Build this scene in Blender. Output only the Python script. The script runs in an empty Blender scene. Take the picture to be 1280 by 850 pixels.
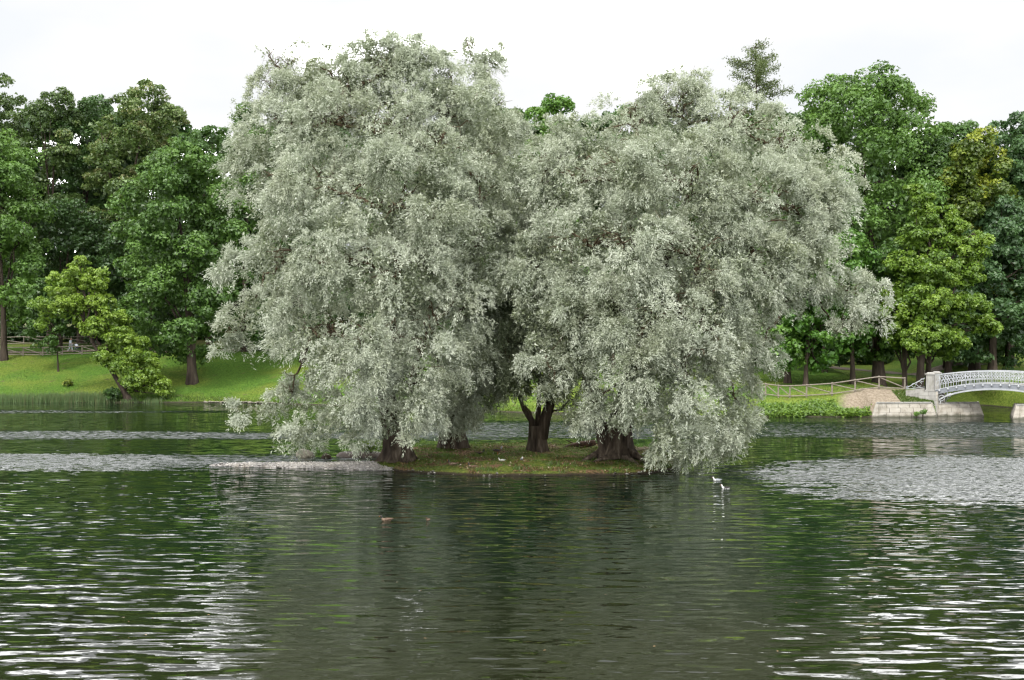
import bpy, math, time
import numpy as np
from mathutils import Vector, Matrix
T0 = time.time()
S = bpy.context.scene
COL = S.collection
R = math.radians

# ------------------------------------------------------------------ camera
H0, F, CX, CY = 6.2, 1525.0, 640.0, 427.0      # eye height over the water, focal length in photo pixels
cam_d = bpy.data.cameras.new('camera'); cam = bpy.data.objects.new('camera', cam_d); COL.objects.link(cam)
cam_d.sensor_width = 36.0; cam_d.lens = F / 1280 * 36.0; cam_d.clip_start = 0.1; cam_d.clip_end = 5000
cam.location = (0, 0, H0); cam.rotation_euler = (R(90.075), 0, 0)
S.camera = cam

# ------------------------------------------------------------------ world and sun
SUN_EL, SUN_AZ = 48.0, 205.0                   # azimuth clockwise from +Y: behind the camera, a little left
w = bpy.data.worlds.new('World'); S.world = w; w.use_nodes = True
nt = w.node_tree; nt.nodes.clear()
def N(t, kind, **kw):
    n = t.nodes.new(kind)
    for k, v in kw.items(): setattr(n, k, v)
    return n
sky = N(nt, 'ShaderNodeTexSky', sky_type='NISHITA', sun_disc=False)
sky.sun_elevation = R(SUN_EL); sky.sun_rotation = R(SUN_AZ)
bg1 = N(nt, 'ShaderNodeBackground'); bg1.inputs[1].default_value = 0.12
nt.links.new(sky.outputs[0], bg1.inputs[0])
bg2 = N(nt, 'ShaderNodeBackground'); bg2.inputs[1].default_value = 2.95
tc = N(nt, 'ShaderNodeTexCoord')
mp = N(nt, 'ShaderNodeMapping'); mp.inputs['Scale'].default_value = (1.2, 1.2, 3.0)
nz = N(nt, 'ShaderNodeTexNoise'); nz.inputs['Scale'].default_value = 2.2; nz.inputs['Detail'].default_value = 5
nt.links.new(tc.outputs['Generated'], mp.inputs[0]); nt.links.new(mp.outputs[0], nz.inputs[0])
cr = N(nt, 'ShaderNodeValToRGB')
cr.color_ramp.elements[0].position = 0.44; cr.color_ramp.elements[0].color = (0.160, 0.1645, 0.169, 1)
cr.color_ramp.elements[1].position = 0.56; cr.color_ramp.elements[1].color = (1.0, 1.0, 1.0, 1)
ce = cr.color_ramp.elements.new(0.525); ce.color = (0.172, 0.1725, 0.173, 1)
nt.links.new(nz.outputs[0], cr.inputs[0]); nt.links.new(cr.outputs[0], bg2.inputs[0])
mr = N(nt, 'ShaderNodeMapRange'); mr.inputs[1].default_value = 0.3; mr.inputs[2].default_value = 0.55
mr.inputs[3].default_value = 0.97; mr.inputs[4].default_value = 1.0
nt.links.new(nz.outputs[0], mr.inputs[0])
mx = N(nt, 'ShaderNodeMixShader'); nt.links.new(mr.outputs[0], mx.inputs[0])
nt.links.new(bg1.outputs[0], mx.inputs[1]); nt.links.new(bg2.outputs[0], mx.inputs[2])
wo = N(nt, 'ShaderNodeOutputWorld'); nt.links.new(mx.outputs[0], wo.inputs[0])

sd = bpy.data.lights.new('sun', 'SUN'); sd.energy = 1.5; sd.angle = R(14); sd.color = (1.0, 0.96, 0.88)
sun = bpy.data.objects.new('sun', sd); COL.objects.link(sun)
az, el = R(SUN_AZ), R(SUN_EL)
sdir = Vector((math.sin(az) * math.cos(el), math.cos(az) * math.cos(el), math.sin(el)))
sun.rotation_euler = sdir.to_track_quat('Z', 'Y').to_euler(); sun.location = sdir * 80

vs = S.view_settings; vs.view_transform = 'Standard'; vs.look = 'None'; vs.exposure = 1.0; vs.gamma = 1.0; vs.use_curve_mapping = False
cy = S.cycles; cy.max_bounces = 5; cy.diffuse_bounces = 3; cy.glossy_bounces = 2; cy.transmission_bounces = 3
cy.transparent_max_bounces = 4; cy.use_denoising = True; cy.caustics_reflective = False; cy.caustics_refractive = False
cy.sample_clamp_indirect = 4.0; cy.filter_width = 1.3
try:
    cy.denoiser = 'OPENIMAGEDENOISE'; cy.denoising_input_passes = 'RGB_ALBEDO_NORMAL'; cy.denoising_prefilter = 'ACCURATE'
except Exception: pass

# ------------------------------------------------------------------ helpers
def at(px, py, Y):
    """the place that the photo shows at pixel px,py and distance Y"""
    return np.array([(px - CX) / F * Y, Y, H0 - (py - CY) / F * Y])
def tag(o, label=None, cat=None, group=None, kind=None):
    if label: o['label'] = label
    if cat: o['category'] = cat
    if group: o['group'] = group
    if kind: o['kind'] = kind
    return o
def empty(name, loc, rz=0.0):
    o = bpy.data.objects.new(name, None); COL.objects.link(o)
    o.location = loc; o.rotation_euler = (0, 0, rz); o.empty_display_size = 0.3
    return o
def copy_tree(o, parent=None):
    c = o.copy(); COL.objects.link(c)
    if parent is not None: c.parent = parent
    for ch in list(o.children): copy_tree(ch, c)
    return c
class MB:
    """collects vertices and faces for one mesh"""
    def __init__(s): s.v = []; s.f = []; s.m = []; s.n = 0
    def add(s, verts, faces, mi=0):
        b = s.n; s.v.extend([tuple(map(float, p)) for p in verts]); s.n += len(verts)
        s.f.extend([tuple(b + i for i in f) for f in faces]); s.m.extend([mi] * len(faces)); return s
    def box(s, c, size, rz=0.0, taper=0.0, mi=0):
        hx, hy, hz = size[0] / 2, size[1] / 2, size[2] / 2; ca, sa = math.cos(rz), math.sin(rz); vs_ = []
        for dz, k in ((-hz, 1.0), (hz, 1.0 - taper)):
            for dx, dy in ((-hx, -hy), (hx, -hy), (hx, hy), (-hx, hy)):
                x, y = dx * k, dy * k; vs_.append((c[0] + x * ca - y * sa, c[1] + x * sa + y * ca, c[2] + dz))
        return s.add(vs_, [(3, 2, 1, 0), (4, 5, 6, 7), (0, 1, 5, 4), (1, 2, 6, 5), (2, 3, 7, 6), (3, 0, 4, 7)], mi)
    def hexa(s, p, mi=0):  # 8 corners: bottom ring then top ring
        return s.add(p, [(3, 2, 1, 0), (4, 5, 6, 7), (0, 1, 5, 4), (1, 2, 6, 5), (2, 3, 7, 6), (3, 0, 4, 7)], mi)
    def tube(s, pts, rad, seg=6, cap=True, mi=0, flat=1.0, rough=0.0, rng=None):
        pts = [np.array(p, float) for p in pts]; n = len(pts)
        if not hasattr(rad, '__len__'): rad = [rad] * n
        ring = []; prev = None
        for i in range(n):
            t = pts[min(i + 1, n - 1)] - pts[max(i - 1, 0)]; t /= (np.linalg.norm(t) + 1e-9)
            if prev is None:
                a = np.array([0, 0, 1.0]) if abs(t[2]) < 0.9 else np.array([1.0, 0, 0]); u = np.cross(t, a)
            else: u = prev - t * np.dot(prev, t)
            u /= (np.linalg.norm(u) + 1e-9); prev = u; v = np.cross(t, u)
            for k in range(seg):
                an = 2 * math.pi * k / seg
                r = rad[i] * (1 + (rough * (rng.random() - .5) if rough else 0))
                ring.append(pts[i] + r * (math.cos(an) * u + flat * math.sin(an) * v))
        f = [(i * seg + k, i * seg + (k + 1) % seg, (i + 1) * seg + (k + 1) % seg, (i + 1) * seg + k) for i in range(n - 1) for k in range(seg)]
        if cap: f += [tuple(range(seg - 1, -1, -1)), tuple((n - 1) * seg + k for k in range(seg))]
        return s.add(ring, f, mi)
    def lathe(s, prof, c=(0, 0, 0), seg=12, mi=0):
        vs_ = [(c[0] + r * math.cos(2 * math.pi * k / seg), c[1] + r * math.sin(2 * math.pi * k / seg), c[2] + z) for r, z in prof for k in range(seg)]
        n = len(prof)
        f = [(i * seg + k, i * seg + (k + 1) % seg, (i + 1) * seg + (k + 1) % seg, (i + 1) * seg + k) for i in range(n - 1) for k in range(seg)]
        f += [tuple(range(seg - 1, -1, -1)), tuple((n - 1) * seg + k for k in range(seg))]
        return s.add(vs_, f, mi)
    def build(s, name, mat, parent=None, smooth=False, origin=None):
        me = bpy.data.meshes.new(name)
        v = s.v
        if origin is not None: v = [(a - origin[0], b - origin[1], c - origin[2]) for a, b, c in v]
        me.from_pydata(v, [], s.f)
        mats = mat if isinstance(mat, (list, tuple)) else [mat]
        for m in mats: me.materials.append(m)
        if len(mats) > 1: me.polygons.foreach_set('material_index', s.m)
        if smooth: me.polygons.foreach_set('use_smooth', [True] * len(s.f))
        me.update()
        o = bpy.data.objects.new(name, me); COL.objects.link(o)
        if parent is not None: o.parent = parent
        elif origin is not None: o.location = origin
        return o
def tri_mesh(name, V, mat, tint=None, parent=None, origin=(0, 0, 0), smooth=False):
    """V: (n,3,3) loose triangles, in world space; tint: one value per triangle"""
    V = (V - np.array(origin)).astype(np.float32); n = len(V)
    me = bpy.data.meshes.new(name)
    me.vertices.add(n * 3); me.vertices.foreach_set('co', V.reshape(-1))
    me.loops.add(n * 3); me.loops.foreach_set('vertex_index', np.arange(n * 3, dtype=np.int32))
    me.polygons.add(n); me.polygons.foreach_set('loop_start', np.arange(0, n * 3, 3, dtype=np.int32))
    try: me.polygons.foreach_set('loop_total', np.full(n, 3, dtype=np.int32))
    except Exception: pass
    if tint is not None:
        a = me.attributes.new('tint', 'FLOAT', 'FACE'); a.data.foreach_set('value', np.clip(tint, 0, 1).astype(np.float32))
    me.materials.append(mat); me.update(calc_edges=True)
    o = bpy.data.objects.new(name, me); COL.objects.link(o)
    if parent is not None: o.parent = parent
    else: o.location = origin
    return o
def unit(a): return a / (np.linalg.norm(a, axis=-1, keepdims=True) + 1e-9)
def sph(n, rng): return unit(rng.normal(size=(n, 3)))
def vnoise(P, seed=0, octs=3):
    """smooth pseudo noise in about -1..1 from a few turned sines"""
    r = np.random.default_rng(seed); out = np.zeros(P.shape[:-1]); a = 1.0; tot = 0
    for o in range(octs):
        for k in range(4):
            d = r.normal(size=P.shape[-1]); d /= np.linalg.norm(d); out += a * np.sin(P @ d * (1.9 ** o) * 2.0 + r.random() * 6.28) / 4; 
        tot += a * .5; a *= 0.6
    return out / tot

# ------------------------------------------------------------------ materials
def new_mat(name):
    m = bpy.data.materials.new(name); m.use_nodes = True; t = m.node_tree; t.nodes.clear()
    return m, t, N(t, 'ShaderNodeOutputMaterial')
def ramp(t, fac, stops):
    c = N(t, 'ShaderNodeValToRGB'); e = c.color_ramp.elements
    while len(e) < len(stops): e.new(0.5)
    for k, (p, col) in enumerate(stops): e[k].position = p; e[k].color = (*col, 1)
    t.links.new(fac, c.inputs[0]); return c.outputs[0]
def noise(t, scale, detail=3, coord='Object', mapscale=None, rough=0.5, dist=0.0):
    tc = N(t, 'ShaderNodeTexCoord'); n = N(t, 'ShaderNodeTexNoise'); src = tc.outputs[coord]
    if mapscale is not None:
        mp = N(t, 'ShaderNodeMapping'); mp.inputs['Scale'].default_value = mapscale; t.links.new(src, mp.inputs[0]); src = mp.outputs[0]
    n.inputs['Scale'].default_value = scale; n.inputs['Detail'].default_value = detail; n.inputs['Roughness'].default_value = rough
    n.inputs['Distortion'].default_value = dist
    t.links.new(src, n.inputs['Vector']); return n.outputs[0]
def mixc(t, fac, a, b):
    m = N(t, 'ShaderNodeMix', data_type='RGBA')
    if isinstance(fac, (int, float)): m.inputs[0].default_value = fac
    else: t.links.new(fac, m.inputs[0])
    for s_, v in ((6, a), (7, b)):
        if isinstance(v, tuple): m.inputs[s_].default_value = (*v, 1)
        else: t.links.new(v, m.inputs[s_])
    return m.outputs[2]
def mth(t, op, a, b=None, clamp=False):
    m = N(t, 'ShaderNodeMath', operation=op, use_clamp=clamp)
    for i, v in enumerate((a, b)):
        if v is None: continue
        if isinstance(v, (int, float)): m.inputs[i].default_value = v
        else: t.links.new(v, m.inputs[i])
    return m.outputs[0]
def maprange(t, v, a, b, c=0.0, d=1.0, smooth=True):
    m = N(t, 'ShaderNodeMapRange'); m.interpolation_type = 'SMOOTHSTEP' if smooth else 'LINEAR'
    t.links.new(v, m.inputs[0])
    for i, x in zip((1, 2, 3, 4), (a, b, c, d)): m.inputs[i].default_value = x
    return m.outputs[0]
def leaf_mat(name, stops, back=None, trans=0.3, gloss=0.06, rough=0.45, age=None):
    m, t, out = new_mat(name)
    at_ = N(t, 'ShaderNodeAttribute', attribute_name='tint')
    col = ramp(t, at_.outputs['Fac'], stops)
    if back is not None:
        g = N(t, 'ShaderNodeNewGeometry'); col = mixc(t, mth(t, 'MULTIPLY', g.outputs['Backfacing'], back[0]), col, back[1])
    if age is not None: col = mixc(t, maprange(t, noise(t, age[0], 4, rough=.6), .42, .66, 0, age[1]), col, age[2])
    d = N(t, 'ShaderNodeBsdfDiffuse'); t.links.new(col, d.inputs[0])
    tr = N(t, 'ShaderNodeBsdfTranslucent'); t.links.new(mixc(t, 0.35, col, (0.16, 0.22, 0.04)), tr.inputs[0])
    mx = N(t, 'ShaderNodeMixShader'); mx.inputs[0].default_value = trans
    t.links.new(d.outputs[0], mx.inputs[1]); t.links.new(tr.outputs[0], mx.inputs[2]); s_ = mx.outputs[0]
    if gloss:
        gl = N(t, 'ShaderNodeBsdfGlossy'); gl.inputs['Roughness'].default_value = rough; gl.inputs[0].default_value = (1, 1, 1, 1)
        m2 = N(t, 'ShaderNodeMixShader'); m2.inputs[0].default_value = gloss
        t.links.new(s_, m2.inputs[1]); t.links.new(gl.outputs[0], m2.inputs[2]); s_ = m2.outputs[0]
    t.links.new(s_, out.inputs[0]); return m
def pbr(name, stops, scale=3, detail=4, rough=0.8, bump=0.0, bscale=None, mapscale=None, metallic=0.0, spec=0.5, wet=False):
    m, t, out = new_mat(name); b = N(t, 'ShaderNodeBsdfPrincipled')
    n = noise(t, scale, detail, mapscale=mapscale)
    base = ramp(t, n, stops)
    if wet:   # rain streaks, lichen and a dark tide line at the water
        base = mixc(t, maprange(t, noise(t, 2.0, 5, mapscale=(1.5, 1.5, .35), rough=.7), .52, .72, 0, .55), base, (0.13, 0.12, 0.085))
        geo = N(t, 'ShaderNodeNewGeometry'); sp = N(t, 'ShaderNodeSeparateXYZ'); t.links.new(geo.outputs['Position'], sp.inputs[0])
        zz = mth(t, 'ADD', sp.outputs[2], mth(t, 'MULTIPLY', noise(t, 1.6, 5), -.5)); base = mixc(t, maprange(t, zz, .02, -.2, 0, .85), base, (0.05, 0.052, 0.03))
    t.links.new(base, b.inputs['Base Color'])
    b.inputs['Roughness'].default_value = rough; b.inputs['Metallic'].default_value = metallic
    b.inputs['Specular IOR Level'].default_value = spec
    if bump:
        bn = noise(t, bscale or scale * 4, 4, mapscale=mapscale); bp = N(t, 'ShaderNodeBump'); bp.inputs['Strength'].default_value = 1.0
        bp.inputs['Distance'].default_value = bump; t.links.new(bn, bp.inputs['Height']); t.links.new(bp.outputs[0], b.inputs['Normal'])
    t.links.new(b.outputs[0], out.inputs[0]); return m

M = {}
M['willow'] = leaf_mat('willow_leaf', [(0.0, (0.085, 0.115, 0.045)), (0.3, (0.225, 0.265, 0.155)), (0.6, (0.47, 0.515, 0.395)), (1.0, (0.72, 0.755, 0.64))],
                       back=(0.45, (0.53, 0.565, 0.475)), trans=0.28, gloss=0.05, rough=0.4, age=(0.55, 0.26, (0.22, 0.235, 0.085)))
M['willow_green'] = leaf_mat('green_willow_leaf', [(0.0, (0.10, 0.13, 0.06)), (0.6, (0.25, 0.29, 0.18)), (1.0, (0.42, 0.46, 0.34))], trans=0.25)
def green(name, dark, mid, lite, hi=None, trans=0.3):
    st = [(0.0, dark), (0.45, mid), (0.85, lite)]
    if hi: st.append((1.0, hi))
    M[name] = leaf_mat(name + '_leaf', st, trans=trans, gloss=0.04)
green('mid', (0.033, 0.072, 0.014), (0.068, 0.147, 0.025), (0.129, 0.245, 0.043))
green('deep', (0.025, 0.056, 0.014), (0.047, 0.107, 0.025), (0.087, 0.175, 0.039))
green('blue', (0.025, 0.059, 0.020), (0.051, 0.113, 0.039), (0.093, 0.183, 0.059))
green('olive', (0.044, 0.082, 0.022), (0.088, 0.148, 0.036), (0.150, 0.215, 0.055), (0.20, 0.20, 0.075))
green('lime', (0.056, 0.122, 0.012), (0.129, 0.232, 0.022), (0.224, 0.342, 0.037))
green('limedark', (0.040, 0.110, 0.015), (0.080, 0.195, 0.022), (0.150, 0.293, 0.039))
green('gold', (0.05, 0.09, 0.015), (0.10, 0.16, 0.02), (0.20, 0.26, 0.03), (0.33, 0.38, 0.035))
green('yellow', (0.25, 0.24, 0.02), (0.42, 0.38, 0.03), (0.55, 0.48, 0.05))
green('larch', (0.05, 0.075, 0.025), (0.095, 0.13, 0.04), (0.14, 0.18, 0.06))
M['grassblade'] = leaf_mat('grass_blade', [(0.0, (0.09, 0.075, 0.03)), (0.25, (0.046, 0.091, 0.013)), (0.7, (0.081, 0.150, 0.018)), (1.0, (0.156, 0.208, 0.029))], trans=0.3, gloss=0.03)
M['reed'] = leaf_mat('reed_blade', [(0.0, (0.20, 0.18, 0.09)), (0.4, (0.10, 0.17, 0.06)), (1.0, (0.17, 0.25, 0.10))], trans=0.25, gloss=0.03)
M['bark'] = pbr('willow_bark', [(0.3, (0.022, 0.016, 0.012)), (0.55, (0.075, 0.057, 0.043)), (0.75, (0.165, 0.135, 0.105))], scale=5, rough=0.95, bump=0.06, bscale=9, mapscale=(1, 1, 0.18), spec=0.2)
M['bark2'] = pbr('tree_bark', [(0.3, (0.03, 0.023, 0.018)), (0.6, (0.075, 0.058, 0.045)), (0.8, (0.13, 0.105, 0.085))], scale=3, rough=0.95, bump=0.05, bscale=6, mapscale=(1, 1, 0.2), spec=0.2)
M['limb'] = pbr('limb_bark', [(0.3, (0.05, 0.035, 0.022)), (0.7, (0.13, 0.095, 0.06))], scale=4, rough=0.9, spec=0.2)
M['wood'] = pbr('weathered_wood', [(0.3, (0.15, 0.125, 0.10)), (0.7, (0.28, 0.245, 0.20))], scale=6, rough=0.85, mapscale=(1, 1, 4))
M['rust_wood'] = pbr('log_wood', [(0.3, (0.035, 0.018, 0.012)), (0.7, (0.12, 0.06, 0.035))], scale=6, rough=0.9, bump=0.03)
M['pale_wood'] = pbr('bleached_log', [(0.3, (0.30, 0.24, 0.16)), (0.7, (0.48, 0.40, 0.30))], scale=8, rough=0.9)
M['stone'] = pbr('limestone', [(0.25, (0.27, 0.24, 0.195)), (0.5, (0.43, 0.395, 0.34)), (0.75, (0.50, 0.47, 0.42))], scale=2.2, detail=8, rough=0.85, bump=0.012, bscale=14, wet=True)
M['stone_grey'] = pbr('pale_limestone', [(0.25, (0.21, 0.20, 0.175)), (0.5, (0.31, 0.30, 0.28)), (0.8, (0.40, 0.39, 0.36))], scale=1.8, detail=8, rough=0.85, bump=0.008, bscale=14, wet=True)  # greyer limestone for posts, pier facing, coping and wing wall
M['mortar'] = pbr('mortar', [(0.3, (0.08, 0.07, 0.055)), (0.7, (0.14, 0.125, 0.10))], scale=6, rough=0.95)
M['rock'] = pbr('shore_rock', [(0.3, (0.13, 0.12, 0.09)), (0.7, (0.30, 0.27, 0.22))], scale=4, rough=0.9, bump=0.03)
M['white'] = pbr('white_ironwork', [(0.3, (0.34, 0.36, 0.38)), (0.7, (0.46, 0.475, 0.49))], scale=3, rough=0.5)
M['greypaint'] = pbr('grey_ironwork', [(0.3, (0.19, 0.205, 0.23)), (0.7, (0.25, 0.265, 0.295))], scale=3, rough=0.55)
M['deck'] = pbr('deck_boards', [(0.3, (0.22, 0.2, 0.18)), (0.7, (0.3, 0.28, 0.25))], scale=3, rough=0.8)

def ground_mat():
    m, t, out = new_mat('lawn_and_earth'); b = N(t, 'ShaderNodeBsdfPrincipled'); b.inputs['Roughness'].default_value = 0.95; b.inputs['Specular IOR Level'].default_value = 0.15
    big = noise(t, 0.12, 4); med = noise(t, 0.9, 5); fine = noise(t, 6.0, 4, mapscale=(1, 0.6, 1))
    g1 = ramp(t, fine, [(0.25, (0.038, 0.091, 0.013)), (0.5, (0.074, 0.152, 0.020)), (0.8, (0.132, 0.222, 0.032))])
    g2 = ramp(t, fine, [(0.25, (0.072, 0.111, 0.017)), (0.5, (0.124, 0.176, 0.026)), (0.8, (0.195, 0.227, 0.046))])
    g = mixc(t, maprange(t, big, 0.42, 0.6), g1, g2)
    litter = ramp(t, fine, [(0.3, (0.06, 0.045, 0.025)), (0.7, (0.17, 0.13, 0.08))])
    g = mixc(t, maprange(t, med, 0.6, 0.74, 0, 0.75), g, litter)
    # woodland floor: thinner grass and more litter far back under the trees
    geo = N(t, 'ShaderNodeNewGeometry'); sp = N(t, 'ShaderNodeSeparateXYZ'); t.links.new(geo.outputs['Position'], sp.inputs[0])
    wl = maprange(t, mth(t, 'ADD', sp.outputs[1], mth(t, 'MULTIPLY', med, 14)), 158, 172)
    g = mixc(t, mth(t, 'MULTIPLY', wl, 0.6), g, litter)
    # trodden sandy patch behind the quay
    def dist2(cx, cyy, rx, ry):
        a = mth(t, 'POWER', mth(t, 'DIVIDE', mth(t, 'SUBTRACT', sp.outputs[0], cx), rx), 2.0)
        c = mth(t, 'POWER', mth(t, 'DIVIDE', mth(t, 'SUBTRACT', sp.outputs[1], cyy), ry), 2.0)
        return mth(t, 'ADD', a, c)
    sand = ramp(t, fine, [(0.25, (0.15, 0.12, 0.085)), (0.7, (0.30, 0.25, 0.19))])
    e = mth(t, 'ADD', dist2(30.6, 102.2, 3.2, 3.2), mth(t, 'ADD', mth(t, 'MULTIPLY', med, 1.6), mth(t, 'MULTIPLY', fine, 0.7)))
    g = mixc(t, maprange(t, e, 2.5, 1.5), g, sand)
    # wet mud at and below the waterline
    g = mixc(t, maprange(t, sp.outputs[2], 0.16, 0.05), g, (0.05, 0.045, 0.03))
    bp = N(t, 'ShaderNodeBump'); bp.inputs['Distance'].default_value = 0.12; t.links.new(noise(t, 4.0, 5), bp.inputs['Height'])
    t.links.new(bp.outputs[0], b.inputs['Normal']); t.links.new(g, b.inputs['Base Color']); t.links.new(b.outputs[0], out.inputs[0]); return m
M['ground'] = ground_mat()
def island_mat():
    m, t, out = new_mat('island_turf'); b = N(t, 'ShaderNodeBsdfPrincipled'); b.inputs['Roughness'].default_value = 0.95; b.inputs['Specular IOR Level'].default_value = 0.15
    med = noise(t, 0.8, 5); fine = noise(t, 9.0, 4)
    g1 = ramp(t, fine, [(0.3, (0.04, 0.058, 0.010)), (0.55, (0.085, 0.105, 0.018)), (0.8, (0.15, 0.165, 0.032))])
    lit = ramp(t, fine, [(0.3, (0.05, 0.03, 0.018)), (0.55, (0.14, 0.085, 0.045)), (0.8, (0.26, 0.19, 0.11))])
    g = mixc(t, maprange(t, med, 0.48, 0.60), g1, lit)
    geo = N(t, 'ShaderNodeNewGeometry'); sp = N(t, 'ShaderNodeSeparateXYZ'); t.links.new(geo.outputs['Position'], sp.inputs[0])
    g = mixc(t, maprange(t, sp.outputs[2], 0.15, 0.04), g, (0.028, 0.022, 0.015))
    bp = N(t, 'ShaderNodeBump'); bp.inputs['Distance'].default_value = 0.05; t.links.new(fine, bp.inputs['Height'])
    t.links.new(bp.outputs[0], b.inputs['Normal']); t.links.new(g, b.inputs['Base Color']); t.links.new(b.outputs[0], out.inputs[0]); return m
M['island'] = island_mat()
def gravel_mat(name, stops):
    m, t, out = new_mat(name); b = N(t, 'ShaderNodeBsdfPrincipled'); b.inputs['Roughness'].default_value = 0.9
    tc = N(t, 'ShaderNodeTexCoord'); v = N(t, 'ShaderNodeTexVoronoi'); v.inputs['Scale'].default_value = 11
    t.links.new(tc.outputs['Object'], v.inputs['Vector']); c = ramp(t, v.outputs['Color'], stops)
    c = mixc(t, maprange(t, noise(t, 1.2, 4), 0.5, 0.7, 0, .5), c, (0.22, 0.18, 0.13))
    bp = N(t, 'ShaderNodeBump'); bp.inputs['Distance'].default_value = 0.04; t.links.new(v.outputs['Distance'], bp.inputs['Height']); bp.invert = True
    t.links.new(bp.outputs[0], b.inputs['Normal']); t.links.new(c, b.inputs['Base Color']); t.links.new(b.outputs[0], out.inputs[0]); return m
M['gravel'] = gravel_mat('gravel', [(0.1, (0.16, 0.15, 0.145)), (0.5, (0.28, 0.265, 0.255)), (0.9, (0.42, 0.40, 0.385))])
M['path'] = gravel_mat('path_gravel', [(0.1, (0.09, 0.07, 0.05)), (0.5, (0.15, 0.12, 0.085)), (0.9, (0.21, 0.17, 0.13))])

def water_mat():
    m, t, out = new_mat('pond_water'); b = N(t, 'ShaderNodeBsdfPrincipled')
    geo = N(t, 'ShaderNodeNewGeometry'); sp = N(t, 'ShaderNodeSeparateXYZ'); t.links.new(geo.outputs['Position'], sp.inputs[0])
    X, Y = sp.outputs[0], sp.outputs[1]
    # gusts: places on the pond where the wind roughens the surface (x, y, half sizes)
    edge = mth(t, 'ADD', mth(t, 'MULTIPLY', mth(t, 'SUBTRACT', noise(t, 0.22, 5, mapscale=(0.3, 1, 1), rough=0.65), 0.5), 2.6), mth(t, 'MULTIPLY', mth(t, 'SUBTRACT', noise(t, 1.3, 4, mapscale=(0.25, 1, 1), rough=0.7), 0.5), 2.6))
    def gust(cx, cyy, rx, ry, s=1.0, soft=0.6):
        a = mth(t, 'POWER', mth(t, 'ABSOLUTE', mth(t, 'DIVIDE', mth(t, 'SUBTRACT', X, cx), rx)), 2.4)
        c = mth(t, 'POWER', mth(t, 'ABSOLUTE', mth(t, 'DIVIDE', mth(t, 'SUBTRACT', Y, cyy), ry)), 2.4)
        e = mth(t, 'ADD', mth(t, 'ADD', a, c), edge)
        return maprange(t, e, 1.0 + soft, 1.0 - soft, 0, s)
    gs = GUSTS
    tot = None
    for g in gs:
        v = gust(*g); tot = v if tot is None else mth(t, 'MAXIMUM', tot, v)
    # surface slopes: a slow swell, wavelets and wind ripples (crests lie across the view, along x)
    tc = N(t, 'ShaderNodeTexCoord')
    def slopes(scale, detail, ms, rough, dist, seed):
        mp = N(t, 'ShaderNodeMapping'); mp.inputs['Scale'].default_value = ms; mp.inputs['Location'].default_value = (seed, seed * 1.7, seed); mp.inputs['Rotation'].default_value = (0, 0, 0.06 * (seed % 3 - 1))
        t.links.new(tc.outputs['Object'], mp.inputs[0]); n = N(t, 'ShaderNodeTexNoise')
        n.inputs['Scale'].default_value = scale; n.inputs['Detail'].default_value = detail; n.inputs['Roughness'].default_value = rough; n.inputs['Distortion'].default_value = dist
        t.links.new(mp.outputs[0], n.inputs['Vector']); v = N(t, 'ShaderNodeVectorMath', operation='SUBTRACT'); t.links.new(n.outputs['Color'], v.inputs[0]); v.inputs[1].default_value = (.5, .5, .5); return v.outputs[0]
    def vscale(v, k):
        n = N(t, 'ShaderNodeVectorMath', operation='SCALE'); t.links.new(v, n.inputs[0])
        if isinstance(k, (int, float)): n.inputs['Scale'].default_value = k
        else: t.links.new(k, n.inputs['Scale'])
        return n.outputs[0]
    def vadd(a, b): n = N(t, 'ShaderNodeVectorMath', operation='ADD'); t.links.new(a, n.inputs[0]); t.links.new(b, n.inputs[1]); return n.outputs[0]
    calm = maprange(t, noise(t, 0.06, 3, mapscale=(0.5, 1, 1)), 0.35, 0.6, 0.92, 1.08)
    v = vadd(vscale(slopes(2.5, 1, (0.22, 1, 1), 0.4, 0.35, 1), SLOPE[0]), vscale(slopes(5.2, 1, (0.22, 1, 1), 0.4, 0.3, 2), SLOPE[1]))
    v = vscale(v, calm)
    # the regular wave train that the breeze drives towards the near bank
    ph = mth(t, 'ADD', mth(t, 'MULTIPLY', Y, 8.0), mth(t, 'ADD', mth(t, 'MULTIPLY', X, 0.45), mth(t, 'MULTIPLY', noise(t, 0.45, 2, mapscale=(0.5, 1, 1)), 17)))
    cb = N(t, 'ShaderNodeCombineXYZ'); t.links.new(mth(t, 'MULTIPLY', mth(t, 'SINE', ph), mth(t, 'MULTIPLY', maprange(t, noise(t, 0.5, 2, mapscale=(.4, 1, 1)), .35, .6), TRAIN)), cb.inputs[1])
    v = vadd(v, cb.outputs[0])
    cg = N(t, 'ShaderNodeCombineXYZ'); t.links.new(mth(t, 'MULTIPLY', tot, SKY_TILT), cg.inputs[1]); v = vadd(v, cg.outputs[0])   # gust normals tilted towards the camera, so the patches mirror more bright sky
    v = vadd(v, vscale(slopes(6.0, 3, (0.5, 1, 1), 0.55, 0.0, 3), mth(t, 'ADD', mth(t, 'MULTIPLY', tot, SLOPE[3]), SLOPE[2])))
    m3 = N(t, 'ShaderNodeVectorMath', operation='MULTIPLY_ADD'); t.links.new(v, m3.inputs[0]); m3.inputs[1].default_value = (0.45, 1, 0); m3.inputs[2].default_value = (0, 0, 1)
    nn_ = N(t, 'ShaderNodeVectorMath', operation='NORMALIZE'); t.links.new(m3.outputs[0], nn_.inputs[0]); t.links.new(nn_.outputs[0], b.inputs['Normal'])
    t.links.new(mth(t, 'ADD', mth(t, 'MULTIPLY', tot, 0.13), 0.02), b.inputs['Roughness'])
    # the bed shows a little brown where the pond shoals towards the near bank
    shoal = maprange(t, mth(t, 'ADD', Y, mth(t, 'MULTIPLY', noise(t, 0.15, 3), 10)), 44, 24)
    t.links.new(mixc(t, shoal, (0.0028, 0.0085, 0.0042), (0.011, 0.0125, 0.005)), b.inputs['Base Color'])
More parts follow.
